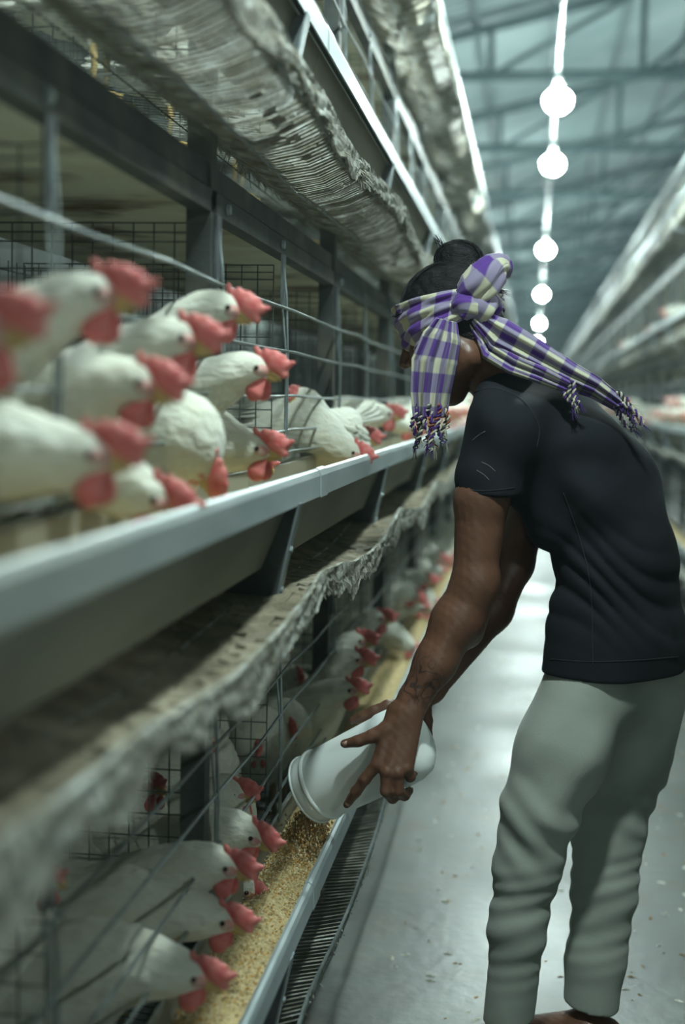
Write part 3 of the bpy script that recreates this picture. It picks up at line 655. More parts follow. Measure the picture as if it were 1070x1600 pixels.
while y < 20:
    quick('small blurred white hen far down the lowest trough behind the arm', 'far hens on the lowest trough', -0.66, y, ZT1, r3.uniform(-.2, .2), r3.choice((0, 2)), y < 9); y += r3.uniform(0.2, 0.5)
y = 8.6
while y < 22:
    quick('small blurred white hen along the second-tier trough of the right cage row', 'hens on the right second-tier trough', 1.23, y, ZT2, math.pi + r3.uniform(-.25, .25), r3.choice((0, 1, 2)), y < 10); y += r3.uniform(0.16, 0.45)
for (u, v), lb in (((972, 538), 'blurred hen with white body and red head above the right third-tier trough'), ((1040, 487), 'hen with orange-red head highest on the right third-tier trough'),
                   ((1015, 515), 'red comb peeping over the right third-tier trough between two hens')):
    hen(lb, at_x(u, v, 1.02), math.pi, -0.1, 1.80, None, pose_me[0], POSES[0][0])
# ================================================================== the man bending over the trough
PO = np.array((0.09, 2.88, 0.0))
def Q(u, v, Y): return at_y(u, v, Y)
def skin_mat():
    m = mat('brown_skin', (0.105, 0.047, 0.028), 0.42, 0, (0.145, 0.068, 0.041), 14, contrast=(0.3, 0.7), bump=0.35, bscale=120, bdist=0.0015, spec=0.45)
    nt = m.node_tree; N = nt.nodes; L = nt.links; b = N['Principled BSDF']; src = b.inputs['Base Color'].links[0].from_socket
    tc = N.new('ShaderNodeTexCoord'); c = Q(652, 1062, 2.655) - PO                 # tattoo on the left forearm
    d = N.new('ShaderNodeVectorMath'); d.operation = 'DISTANCE'; d.inputs[1].default_value = tuple(c); L.new(tc.outputs['Object'], d.inputs[0])
    fall = N.new('ShaderNodeMapRange'); fall.inputs[1].default_value = 0.065; fall.inputs[2].default_value = 0.03; L.new(d.outputs['Value'], fall.inputs[0])
    wv = N.new('ShaderNodeTexWave'); wv.inputs['Scale'].default_value = 16; wv.inputs['Distortion'].default_value = 16; wv.inputs['Detail'].default_value = 1.5; wv.inputs['Detail Scale'].default_value = 2.0; L.new(tc.outputs['Object'], wv.inputs['Vector'])
    th = N.new('ShaderNodeMapRange'); th.inputs[1].default_value = 0.80; th.inputs[2].default_value = 0.93; L.new(wv.outputs['Fac'], th.inputs[0])
    mu = N.new('ShaderNodeMath'); mu.operation = 'MULTIPLY'; L.new(fall.outputs[0], mu.inputs[0]); L.new(th.outputs[0], mu.inputs[1])
    m2 = N.new('ShaderNodeMath'); m2.operation = 'MULTIPLY'; m2.inputs[1].default_value = 0.75; L.new(mu.outputs[0], m2.inputs[0])
    mx = N.new('ShaderNodeMix'); mx.data_type = 'RGBA'; L.new(m2.outputs[0], mx.inputs[0]); L.new(src, mx.inputs[6]); mx.inputs[7].default_value = (0.02, 0.02, 0.022, 1); L.new(mx.outputs[2], b.inputs['Base Color'])
    return m
M['skin'] = skin_mat()
M['nail'] = mat('finger_nail', (0.36, 0.22, 0.17), 0.35)
M['hair'] = mat('black_hair', (0.003, 0.003, 0.004), 0.30, 0, (0.008, 0.007, 0.009), 40, bump=1.0, bscale=60, bdist=0.004, stretch=(1, 1, 1), bstretch=(1.2, 9, 9), spec=0.3)
M['shirt'] = mat('black_cotton', (0.0045, 0.006, 0.0095), 0.88, 0, (0.008, 0.010, 0.014), 9, bump=0.25, bscale=220, bdist=0.001, spec=0.3, col3=(0.015, 0.018, 0.022), n3=6.5, c3=(0.63, 0.80))
M['seam'] = mat('shirt_seam', (0.012, 0.014, 0.017), 0.9)
M['trouser'] = mat('grey_green_cotton', (0.27, 0.30, 0.265), 0.85, 0, (0.31, 0.335, 0.30), 6, bump=0.3, bscale=260, bdist=0.001, sheen=0.15, col3=(0.25, 0.28, 0.24), n3=10, c3=(0.6, 0.75))
def gingham():
    m = bpy.data.materials.new('purple_gingham'); m.use_nodes = True; nt = m.node_tree; N = nt.nodes; L = nt.links; b = N['Principled BSDF']; b.inputs['Roughness'].default_value = 0.85; b.inputs['Sheen Weight'].default_value = 0.15
    uv = N.new('ShaderNodeUVMap'); sp = N.new('ShaderNodeSeparateXYZ'); L.new(uv.outputs[0], sp.inputs[0])
    def band(o):
        a = N.new('ShaderNodeMath'); a.operation = 'MULTIPLY'; a.inputs[1].default_value = 1 / 0.056; L.new(o, a.inputs[0])
        f = N.new('ShaderNodeMath'); f.operation = 'FRACT'; L.new(a.outputs[0], f.inputs[0])
        g = N.new('ShaderNodeMath'); g.operation = 'PINGPONG'; g.inputs[1].default_value = 0.5; L.new(f.outputs[0], g.inputs[0])
        r = N.new('ShaderNodeMapRange'); r.inputs[1].default_value = 0.23; r.inputs[2].default_value = 0.27; L.new(g.outputs[0], r.inputs[0]); return r.outputs[0]
    u, v = band(sp.outputs[0]), band(sp.outputs[1])
    s = N.new('ShaderNodeMath'); s.operation = 'ADD'; L.new(u, s.inputs[0]); L.new(v, s.inputs[1])
    h = N.new('ShaderNodeMath'); h.operation = 'MULTIPLY'; h.inputs[1].default_value = 0.5; L.new(s.outputs[0], h.inputs[0])
    r = N.new('ShaderNodeValToRGB'); e = r.color_ramp.elements; e[0].color = (0.50, 0.49, 0.36, 1); e[1].color = (0.075, 0.022, 0.21, 1); q = e.new(0.5); q.color = (0.23, 0.20, 0.30, 1); L.new(h.outputs[0], r.inputs[0])
    L.new(r.outputs[0], b.inputs['Base Color'])
    wv = N.new('ShaderNodeTexNoise'); wv.inputs['Scale'].default_value = 900; L.new(uv.outputs[0], wv.inputs['Vector']); bp = N.new('ShaderNodeBump'); bp.inputs['Strength'].default_value = 0.3; bp.inputs['Distance'].default_value = 0.001
    L.new(wv.outputs['Fac'], bp.inputs['Height']); L.new(bp.outputs[0], b.inputs['Normal']); return m
M['check'] = gingham()
M['purple'] = mat('purple_thread', (0.07, 0.025, 0.18), 0.9)
M['cream'] = mat('cream_thread', (0.50, 0.48, 0.38), 0.9)
M['darkthread'] = mat('dark_thread', (0.03, 0.035, 0.045), 0.9)
M['redthread'] = mat('rust_thread', (0.30, 0.09, 0.05), 0.9)

man = thing('person', 'man in black t-shirt and grey-green trousers bending over, purple checked scarf tied round his head', 'person', PO)
W = np.array((0.25, 0.97, 0.0))                       # his left-to-right axis
# ---- skeleton (world)
HIPL, KNL, ANL = Q(935, 1070, 2.87), Q(836, 1292, 2.78), Q(791, 1630, 2.76)
HIPR, KNR, ANR = Q(1000, 1060, 3.02), Q(950, 1312, 2.96), Q(921, 1610, 2.885)
PEL = Q(962, 1010, 2.93); C2 = Q(962, 880, 2.93); C3 = Q(925, 762, 2.93); C4 = Q(860, 682, 2.93); C5 = Q(805, 632, 2.92)
SL, EL, WL = Q(770, 650, 2.745), Q(741, 912, 2.705), Q(646, 1093, 2.665)
SR, ER, WR = Q(858, 668, 3.10), Q(802, 880, 3.00), Q(674, 1076, 2.845)
# ---- head frame
hp = R(20); hy = R(14)
HF = np.array((-math.cos(hp) * math.cos(hy), math.cos(hp) * math.sin(hy), -math.sin(hp)))
HL = np.array((-math.sin(hy), -math.cos(hy), 0.0)); HU = np.cross(HF, HL)
HC = Q(703, 523, 2.86)
def H(x, y, z): return HC + HF * x + HL * y + HU * z
hrot = Matrix((HF, HL, HU)).transposed().to_euler()
f = Field((-0.46, 2.57, 0.0), (0.36, 3.22, 1.62), 0.0031)
# legs, feet
for hip, kn, an, s in ((HIPL, KNL, ANL, 1), (HIPR, KNR, ANR, -1)):
    f.chain([hip, hip * .5 + kn * .5, kn, kn * .7 + an * .3, an], [0.055, 0.050, 0.040, 0.037, 0.028], 0.01)
    a0 = np.array((an[0], an[1], 0.045)); f.limb(an, a0, 0.034, 0.036, 0.01); f.limb(a0 + (0.035, 0, -0.012), a0 + (-0.02, 0, -0.005), 0.032, 0.034, 0.01)
    d = np.array((-0.97, 0.24, 0)); pr = np.array((0.24, 0.97, 0))
    f.limb(a0, a0 + d * 0.115 + (0, 0, -0.022), 0.036, 0.022, 0.01, pr, 1.5)
    for i in range(5):
        o = pr * (i - 2) * 0.017 * s; tip = a0 + d * (0.165 - 0.008 * abs(i - (0 if s < 0 else 0)) * (1)) + o * 1.15; tip[2] = 0.012
        f.limb(a0 + d * 0.115 + o + (0, 0, -0.028), tip, 0.011, 0.0095 if i else 0.0125, 0.004)
f.chain([PEL, C2, C3, C4, C5], [0.088, 0.085, 0.09, 0.08, 0.055], 0.03, W, 1.25)
f.limb(PEL, HIPL, 0.07, 0.055, 0.03); f.limb(PEL, HIPR, 0.08, 0.066, 0.03)
# neck and head
f.limb(C5, H(-0.045, 0, -0.06), 0.062, 0.056, 0.02); f.limb(C5 + (0.02, 0, 0.01), H(-0.06, 0, -0.02), 0.05, 0.05, 0.02)
f.ell(H(-0.012, 0, 0.045), (0.098, 0.077, 0.085), hrot, 0.01)
f.ell(H(0.030, 0, -0.025), (0.062, 0.060, 0.075), hrot, 0.02)
f.limb(H(0.058, 0.014, -0.106), H(0.058, -0.014, -0.106), 0.021, 0.021, 0.018)
for s in (1, -1):
    f.limb(H(-0.012, s * 0.054, -0.072), H(0.050, s * 0.020, -0.110), 0.021, 0.018, 0.02)      # jaw line
    f.ell(H(0.052, s * 0.040, -0.012), (0.020, 0.020, 0.018), hrot, 0.015)                    # cheek bone
    f.limb(H(0.080, s * 0.014, 0.030), H(0.066, s * 0.048, 0.026), 0.010, 0.009, 0.012)        # brow
    f.ell(H(0.078, s * 0.030, 0.010), (0.010, 0.016, 0.009), hrot, 0.006, 'sub')
    f.ell(H(0.071, s * 0.030, 0.010), (0.0125, 0.0125, 0.0115), hrot, 0.002)
    f.ell(H(-0.012, s * 0.078, 0.0), (0.017, 0.008, 0.030), hrot, 0.005); f.ell(H(-0.010, s * 0.087, 0.003), (0.009, 0.006, 0.017), hrot, 0.003, 'sub')
f.limb(H(0.086, 0, 0.018), H(0.108, 0, -0.022), 0.008, 0.012, 0.010); f.limb(H(0.094, 0.012, -0.026), H(0.094, -0.012, -0.026), 0.008, 0.008, 0.006)
f.limb(H(0.084, 0.018, -0.052), H(0.084, -0.018, -0.052), 0.007, 0.007, 0.005, HU, 0.9); f.limb(H(0.082, 0.016, -0.062), H(0.082, -0.016, -0.062), 0.0075, 0.0075, 0.004)
CH = Q(706, 610, 2.845); JC = Q(731, 556, 2.795); JR = Q(731, 556, 2.92)
f.limb(CH, JC, 0.023, 0.024, 0.015); f.limb(CH, JR, 0.023, 0.024, 0.015); f.limb(CH, H(0.03, 0, -0.04), 0.024, 0.05, 0.02); f.limb(JC, H(-0.02, 0.045, -0.02), 0.022, 0.03, 0.02)
# arms
f.chain([Q(790, 682, 2.76), SL * .5 + EL * .5 + (-0.004, 0, 0), EL], [0.036, 0.050, 0.041], 0.02); f.chain([EL, Q(712, 972, 2.70), Q(680, 1035, 2.68), WL], [0.041, 0.046, 0.038, 0.029], 0.02)
f.limb(EL + (0.012, 0.0, 0.01), Q(728, 985, 2.73), 0.032, 0.035, 0.02)
f.chain([SR, SR * .5 + ER * .5, ER, Q(766, 952, 2.96), WR], [0.046, 0.047, 0.041, 0.045, 0.028], 0.02)
f.limb(Q(792, 680, 2.77), C5, 0.034, 0.045, 0.02); f.limb(SR, C5, 0.042, 0.05, 0.03)
for a, c_ in ((Q(722, 955, 2.665), Q(668, 1062, 2.642)), (Q(700, 985, 2.66), Q(650, 1085, 2.635))): f.limb(a, c_, 0.006, 0.004, 0.010)     # tendons and veins
# left hand
def fing(pts, rs, k=0.0045): f.chain([Q(*p) for p in pts], rs, k)
KN = [Q(589, 1194, 2.622), Q(604, 1206, 2.615), Q(621, 1208, 2.618), Q(636, 1200, 2.628)]
WR0 = Q(634, 1112, 2.652)
f.limb(WL, WR0, 0.029, 0.026, 0.012)
for kx, off in zip(KN, (-0.018, -0.006, 0.006, 0.016)): f.limb(WR0 + (off, 0, 0), kx, 0.019, 0.0125, 0.010)
f.limb(Q(628, 1130, 2.648), Q(606, 1190, 2.638), 0.022, 0.018, 0.010)
fing([(628, 1122, 2.645), (603, 1140, 2.636), (582, 1150, 2.632), (559, 1158, 2.632), (538, 1162, 2.638)], [0.020, 0.0155, 0.0130, 0.0112, 0.0085])
fing([(589, 1194, 2.622), (570, 1217, 2.622), (556, 1237, 2.632), (542, 1257, 2.648)], [0.0125, 0.0110, 0.0105, 0.0078])
fing([(604, 1206, 2.615), (603, 1236, 2.614), (613, 1247, 2.640), (628, 1240, 2.664)], [0.0125, 0.0112, 0.0105, 0.0080])
fing([(621, 1208, 2.618), (622, 1236, 2.620), (632, 1243, 2.646), (640, 1235, 2.670)], [0.0120, 0.0108, 0.0100, 0.0078])
fing([(636, 1200, 2.628), (641, 1214, 2.636), (645, 1206, 2.660), (642, 1192, 2.672)], [0.0110, 0.0098, 0.0090, 0.0070])
for kx in KN: f.ell(kx + (0, -0.008, 0.002), (0.008, 0.006, 0.008), k=0.006)
f.limb(Q(600, 1150, 2.625), Q(594, 1186, 2.615), 0.004, 0.004, 0.008); f.limb(Q(625, 1140, 2.630), Q(612, 1196, 2.610), 0.0035, 0.0035, 0.008)
# right hand: on the far side, fingers along the top, little finger round the base
PR = Q(640, 1106, 2.825)
f.limb(WR, PR, 0.028, 0.024, 0.012)
for pts in ([(640, 1106, 2.825), (606, 1103, 2.815), (584, 1111, 2.812), (566, 1119, 2.815), (551, 1126, 2.822)], [(640, 1110, 2.835), (606, 1116, 2.838), (580, 1128, 2.845), (562, 1138, 2.85)],
            [(645, 1115, 2.835), (615, 1135, 2.850), (592, 1150, 2.858), (575, 1162, 2.86)]): fing(pts, [0.019, 0.0125, 0.0110, 0.0100, 0.0078][:len(pts)])
fing([(662, 1100, 2.825), (667, 1126, 2.800), (667, 1148, 2.780), (663, 1166, 2.768)], [0.016, 0.0115, 0.0105, 0.0080])
f.warp(lambda x, y, z: 0.0004 * np.sin(x * 300 + z * 170) * np.sin(y * 260 + z * 90))
body = link('body', f.mesh('man_body', M['skin'], PO), man); del f
def nail(u, v, Y, du, dv):
    b = MB(); c = Q(u, v, Y) - PO; d = Q(u + du, v + dv, Y) - Q(u, v, Y); d /= np.linalg.norm(d); n = np.cross(d, (0, 1, 0)); vs = []
    for i in range(3):
        for j in range(3): vs.append(c + d * (i - 1) * 0.0055 + n * (j - 1) * 0.0042 + np.array((0, 0.0012 * abs(j - 1) - (0.0006 if i == 1 else 0), 0)))
    b.add(vs, [(i * 3 + j, i * 3 + j + 1, i * 3 + j + 4, i * 3 + j + 3) for i in (0, 1) for j in (0, 1)]); o = link('finger_nail', b.mesh('finger_nail', M['nail'], True), body)
    s = o.modifiers.new('t', 'SOLIDIFY'); s.thickness = 0.002; s.offset = 0
nail(539, 1162, 2.6285, -4, 1); nail(544, 1255, 2.638, -3, 4)
# ---- t-shirt
f = Field((-0.25, 2.58, 0.72), (0.46, 3.26, 1.56), 0.0042)
f.chain([Q(784, 674, 2.745), Q(761, 770, 2.735), Q(758, 800, 2.73)], [0.064, 0.060, 0.060], 0.03); f.chain([SR, SR * .55 + ER * .45], [0.068, 0.062], 0.03)
zc = Q(760, 776, 2.73)
f.cut(zc, np.array((0.02, -0.05, -1.0)))
f.limb(Q(758, 762, 2.735), Q(756, 800, 2.73), 0.053, 0.053, 0.0, mode='sub')
HEM = Q(960, 1046, 2.90)
f.chain([Q(964, 1085, 2.93), Q(966, 1000, 2.93), Q(964, 880, 2.93)], [0.136, 0.128, 0.117], 0.03, W, 1.40)
f.chain([Q(964, 880, 2.93), Q(932, 768, 2.93), Q(872, 684, 2.93), Q(812, 640, 2.92)], [0.117, 0.122, 0.100, 0.070], 0.03, W, 1.32)
f.limb(Q(815, 640, 2.92), Q(782, 600, 2.90), 0.072, 0.054, 0.03); f.limb(Q(780, 602, 2.84), Q(768, 680, 2.76), 0.036, 0.050, 0.03)
f.limb(Q(786, 674, 2.76), Q(830, 650, 2.90), 0.052, 0.068, 0.06); f.limb(Q(815, 668, 2.80), Q(905, 712, 2.86), 0.055, 0.08, 0.05); f.limb(Q(800, 690, 2.78), Q(850, 740, 2.84), 0.05, 0.06, 0.05); f.limb(SR, Q(830, 650, 2.96), 0.066, 0.075, 0.035)
f.limb(Q(800, 715, 2.79), Q(862, 812, 2.84), 0.045, 0.055, 0.03)
f.limb(Q(905, 960, 2.84), Q(900, 1090, 2.83), 0.060, 0.078, 0.03); f.limb(Q(985, 960, 3.0), Q(1000, 1090, 3.02), 0.08, 0.095, 0.03)
f.cut(HEM, np.array((0.0, 0.0, -1.0)), 0.003)
f.limb(Q(768, 590, 2.89), H(-0.03, 0, -0.06), 0.050, 0.070, 0.004, mode='sub')
# folds: drag lines from the armpit, ripples above the hem
A0 = Q(828, 725, 2.80)
def folds(x, y, z):
    dx, dz = x - A0[0], z - A0[2]; r = np.sqrt(dx * dx + dz * dz) + 1e-3; an = np.arctan2(dz, dx)
    a = 0.0055 * np.exp(-((r - 0.15) / 0.07) ** 2) * np.sin(an * 7 + 12 * r) * np.clip(r / 0.08 - 0.3, 0, 1)
    w1 = np.sin(z * 70 + x * 46 + 1.8 * np.sin(x * 24 + z * 9)); b = 0.0075 * np.exp(-((z - 0.97) / 0.10) ** 2) * (np.abs(w1) * -1.0 + 0.5) * (0.6 + 0.4 * np.sin(y * 17 + z * 11))
    c = 0.0022 * np.sin(x * 30 + z * 12) * np.sin(z * 24 - y * 14)
    return a + b + c
f.warp(folds)
shirt = link('t_shirt', f.mesh('t_shirt', M['shirt'], PO), man); del f
b = MB()                                              # stitched seams: sleeve head, hem, cuff
seam = [Q(727, 612, 2.655), Q(762, 603, 2.665), Q(795, 612, 2.70), Q(822, 638, 2.705), Q(838, 665, 2.70)]
M['scuff'] = mat('pale_scuff', (0.12, 0.13, 0.13), 0.9)
from mathutils.bvhtree import BVHTree
def surf(me):
    t = BVHTree.FromPolygons([Vector(v.co) + Vector(PO) for v in me.vertices], [tuple(p.vertices) for p in me.polygons])
    def g_(u, v, out=0.0012):
        a = Q(u, v, 1.0); d = Vector(a - CAM).normalized(); h, n_, _, _ = t.ray_cast(Vector(CAM), d)
        return None if h is None else np.array(h + n_ * out) if n_.dot(d) < 0 else np.array(h - n_ * out)
    return g_
sg_ = surf(shirt.data)
def stitch(name, px, r, m, n=40):
    pts = []
    for i in range(n + 1):
        x = i / n * (len(px) - 1); k = min(int(x), len(px) - 2); u = x - k; p = [px[max(k - 1, 0)], px[k], px[k + 1], px[min(k + 2, len(px) - 1)]]
        q = [0.5 * (2 * p[1][c] + (-p[0][c] + p[2][c]) * u + (2 * p[0][c] - 5 * p[1][c] + 4 * p[2][c] - p[3][c]) * u * u + (-p[0][c] + 3 * p[1][c] - 3 * p[2][c] + p[3][c]) * u ** 3) for c in (0, 1)]
        h = sg_(*q, r * 0.2)
        if h is not None and (not pts or np.linalg.norm(h - PO - pts[-1]) < 0.05): pts.append(h - PO)
    if len(pts) > 3: b = MB(); b.tube(pts, r, 5); link(name, b.mesh(name, m, True), shirt)
stitch('sleeve_seam', [(733, 617), (765, 606), (800, 615), (826, 636), (842, 668), (838, 700)], 0.0016, M['seam'])
stitch('cuff_stitching', [(716, 763), (745, 767), (775, 766), (804, 762)], 0.0012, M['seam'])
stitch('hem_stitching', [(860, 1030), (920, 1034), (990, 1032), (1060, 1026)], 0.0012, M['seam'])
stitch('side_seam', [(880, 770), (905, 840), (920, 900), (925, 960), (926, 1040)], 0.0013, M['seam'])
for px in ([(738, 688), (748, 680), (758, 674)], [(752, 722), (764, 728), (774, 737)], [(745, 735), (756, 742), (764, 750)]): stitch('chalk_mark', px, 0.0009, M['scuff'], 10)
# ---- trousers
f = Field((-0.12, 2.62, 0.0), (0.46, 3.26, 1.00), 0.0042)
f.chain([Q(930, 1050, 2.85), Q(882, 1170, 2.81), Q(842, 1268, 2.79), Q(824, 1350, 2.785), Q(808, 1450, 2.775), Q(791, 1640, 2.76)], [0.092, 0.090, 0.073, 0.062, 0.054, 0.048], 0.03)
f.chain([Q(1000, 1050, 3.02), Q(975, 1190, 3.00), Q(950, 1300, 2.965), Q(944, 1390, 2.94), Q(930, 1500, 2.91), Q(919, 1620, 2.885)], [0.106, 0.090, 0.072, 0.066, 0.060, 0.057], 0.02)
f.limb(Q(955, 1060, 2.90), Q(985, 1060, 2.98), 0.115, 0.11, 0.04); f.limb(Q(960, 960, 2.93), Q(960, 1050, 2.93), 0.10, 0.11, 0.03, W, 1.3)
hl = Q(790, 1594, 2.76); hr = Q(920, 1572, 2.885)
kz = KNL[2]
def tf(x, y, z):
    k1 = np.exp(-((z - (kz + 0.005)) / 0.075) ** 2); k2 = np.exp(-((z - 0.30) / 0.10) ** 2)
    a = 0.0034 * k1 * np.sin(z * 85 + x * 50 + 2 * np.sin(x * 22)) + 0.0022 * k2 * np.sin(z * 150 - x * 40 + y * 20 + 1.5 * np.sin(z * 33))
    b = 0.004 * np.exp(-((z - 0.62) / 0.12) ** 2) * np.sin(x * 48 - z * 34 + y * 12) + 0.002 * np.sin(x * 40 + y * 30) * np.sin(z * 20)
    return a + b
f.warp(tf)
f.cut(HEM + (0, 0, 0.004), np.array((0, 0, 1.0)))
# hems: cut each leg at its own height
g = np.meshgrid(*[f.lo[i] + f.h * np.arange(f.n[i]) for i in range(3)], indexing='ij', sparse=True)
zh = np.where(g[0] * 0.3 + g[1] < 2.824 + 0.3 * 0.083, hl[2] + 0.10 * (g[0] - hl[0]), hr[2] - 0.12 * (g[0] - hr[0]))
f.F = np.maximum(f.F, (zh - g[2]).astype(np.float32))
f.limb(Q(790, 1588, 2.76), Q(790, 1650, 2.76), 0.034, 0.036, 0, mode='sub'); f.limb(Q(920, 1562, 2.885), Q(920, 1620, 2.885), 0.036, 0.040, 0, mode='sub')
link('trousers', f.mesh('trousers', M['trouser'], PO), man); del f
# ---- hair: cap, nape and bun
f = Field(HC - 0.17, HC + 0.19, 0.003)
f.ell(H(-0.016, 0, 0.050), (0.103, 0.083, 0.092), hrot, 0)
f.ell(H(-0.045, 0, -0.005), (0.066, 0.073, 0.060), hrot, 0.02)
f.ell(H(0.075, 0, 0.005), (0.055, 0.10, 0.052), hrot, 0.012, 'sub'); f.ell(H(0.055, 0.06, -0.045), (0.062, 0.06, 0.06), hrot, 0.01, 'sub'); f.ell(H(0.055, -0.06, -0.045), (0.062, 0.06, 0.06), hrot, 0.01, 'sub')
BUN = Q(717, 407, 2.865)
f.ell(BUN + (0.004, 0, -0.002), (0.045, 0.042, 0.036), (0, 0.5, 0), 0.008); f.limb(BUN + (0.01, 0, -0.02), H(-0.05, 0, 0.10), 0.026, 0.030, 0.015); f.ell(BUN + (-0.022, 0, 0.008), (0.018, 0.03, 0.024), None, 0.006)
f.warp(lambda x, y, z: 0.0012 * np.sin(300 * (z - HC[2]) + 90 * (x - HC[0]) + 3 * np.sin(120 * y)))
hair = link('hair', f.mesh('hair', M['hair'], PO), man); del f
b = MB(); rh = random.Random(5)
for _ in range(420):                                  # strands over bun and crown
    a0 = rh.uniform(0, 6.28); r0 = rh.uniform(0.038, 0.050); tl = rh.uniform(-0.5, 0.5); pts = []
    for i in range(6):
        a = a0 + i * 0.3; p = BUN + np.array((math.cos(a) * r0, math.sin(tl) * 0.036 + 0.004 * i * tl, math.sin(a) * r0 * 0.78)); pts.append(p - PO)
    b.tube(pts, [0.0004, 0.0009, 0.0009, 0.0009, 0.0008, 0.0002], 3, cap=False)
for _ in range(500):                                  # combed from the hairline up to the bun
    s = rh.uniform(-1, 1); th = rh.uniform(-0.9, 0.1); pts = []
    for i in range(7):
        t = i / 6; x = 0.082 - 0.125 * t; y = s * (0.075 * (1 - 0.65 * t)); e = 1 - (max(-1, min(1, (x + 0.016) / 0.105))) ** 2 - (y / 0.085) ** 2
        pts.append(H(x, y, 0.050 + 0.0945 * math.sqrt(max(0.02, e))) - PO)
    b.tube(pts, [0.0003, 0.0008, 0.0009, 0.0009, 0.0009, 0.0008, 0.0003], 3, cap=False)
for p, q, n, L_ in (((779, 452), (788, 458), 26, 0.02), ((692, 385), (684, 372), 22, 0.018), ((742, 515), (738, 530), 30, 0.02)):
    for _ in range(n):
        c = Q(p[0] + rh.uniform(-6, 6), p[1] + rh.uniform(-6, 6), 2.85 + rh.uniform(-.03, .02)) - PO; d = Q(q[0] + rh.uniform(-9, 9), q[1] + rh.uniform(-7, 7), 2.85) - PO
        b.tube([c, (c + d) / 2 + np.array((0, 0, rh.uniform(-.003, .003))), d], [0.0009, 0.0007, 0.0002], 3, cap=False)
link('hair_strands', b.mesh('hair_strands', M['hair']), hair, kind='stuff')
# ---- headscarf
scarf = link('headscarf', None, man)
def sheet(name, P, nu, nv, uvf, thick=0.0016, m=None):
    vs = []; uv = []
    for i in range(nu + 1):
        for j in range(nv + 1):
            s, t = i / nu, j / nv; vs.append(tuple(np.array(P(s, t)) - PO)); uv.append(uvf(s, t))
    fs = [(i * (nv + 1) + j, (i + 1) * (nv + 1) + j, (i + 1) * (nv + 1) + j + 1, i * (nv + 1) + j + 1) for i in range(nu) for j in range(nv)]
    me = bpy.data.meshes.new(name); me.from_pydata(vs, [], fs); me.update(); l = me.uv_layers.new(name='UVMap')
    fl = np.array([uv[i] for q in fs for i in q]).ravel(); l.data.foreach_set('uv', fl); me.materials.append(m or M['check']); me.polygons.foreach_set('use_smooth', [True] * len(fs))
    o = link(name, me, scarf); sd = o.modifiers.new('t', 'SOLIDIFY'); sd.thickness = thick; sd.offset = 0; return o
def band(s, t):
    a = (s * 2 - 1) * math.pi * 1.0; ca, sa = math.cos(a), math.sin(a); fr = (1 + ca) / 2
    top = 0.088 * fr + 0.060 * (1 - fr); bot = -0.022 * fr ** 1.6 + 0.0 * (1 - fr) + 0.012 * (1 - fr)
    if fr > 0.8: bot -= 0.012 * (fr - 0.8) * 5
    z = top + (bot - top) * t; zz = (z - 0.045) / 0.098; sh = math.sqrt(max(0.30, 1 - zz * zz * 0.72))
    fo = 0.0032 * math.sin(t * 19 + 2.2 * math.sin(a * 2)) + 0.0018 * math.sin(t * 37 + a * 5) + 0.002 * math.sin(a * 11 + t * 6)
    bulge = 0.012 + fo
    return H(-0.012 + (0.098 * sh + bulge) * ca, (0.0805 * sh + bulge) * sa, z)
sheet('head_band', band, 120, 26, lambda s, t: (s * 0.60 + 0.03 * t, t * 0.135))
def cloth_tube(name, pts, rs, flat, nrm, folds_=5, amp=0.15, tw=0.0, uoff=0.0, vsc=1.0, n=40):
    P_ = [np.array(p) for p in pts]; nrm = np.array(nrm, float)
    def cr(t):                                        # Catmull-Rom along the path
        x = t * (len(P_) - 1); i = min(int(x), len(P_) - 2); u = x - i; p = [P_[max(i - 1, 0)], P_[i], P_[i + 1], P_[min(i + 2, len(P_) - 1)]]
        c = 0.5 * ((2 * p[1]) + (-p[0] + p[2]) * u + (2 * p[0] - 5 * p[1] + 4 * p[2] - p[3]) * u * u + (-p[0] + 3 * p[1] - 3 * p[2] + p[3]) * u ** 3)
        return c, rs[i] * (1 - u) + rs[i + 1] * u
    L_ = sum(np.linalg.norm(P_[i + 1] - P_[i]) for i in range(len(P_) - 1))
    def S(s, t):
        c, r = cr(s); d = cr(min(s + 0.01, 1))[0] - cr(max(s - 0.01, 0))[0]; d /= np.linalg.norm(d)
        a = np.cross(d, nrm); a /= np.linalg.norm(a); q = np.cross(a, d); th = 2 * math.pi * t + tw * s
        rr = r * (1 + amp * math.sin(folds_ * th + 3 * s) + 0.5 * amp * math.sin((folds_ * 2 + 1) * th - 5 * s))
        return c + a * (rr * math.cos(th)) + q * (rr * flat * math.sin(th))
    per = 2 * math.pi * (sum(rs) / len(rs)) * (0.5 + 0.5 * flat) * vsc
    return sheet(name, S, n, 44, lambda s, t: (uoff + s * L_, t * per))
YK = 2.775
cloth_tube('knot', [Q(706, 482, YK + .01), Q(722, 476, YK - .012), Q(738, 480, YK - .008), Q(752, 488, YK + .015)], [0.008, 0.023, 0.024, 0.010], 0.7, (0, -1, 0), 4, 0.10, 1.5)
cloth_tube('knot_wrap', [Q(735, 500, YK + .03), Q(748, 478, YK - .005), Q(758, 462, YK + .03), Q(768, 470, YK + .07)], [0.016, 0.030, 0.030, 0.02], 0.6, (0, -1, 0), 3, 0.10, 0.5, 0.02)
cloth_tube('bow_tail', [Q(722, 466, YK + .02), Q(738, 452, YK - .005), Q(757, 437, YK - .01), Q(775, 418, YK), Q(787, 417, YK + .02), Q(790, 434, YK + .035)], [0.020, 0.030, 0.033, 0.027, 0.016, 0.006], 0.75, (0, -1, 0), 4, 0.13, 2.2, 0.01)
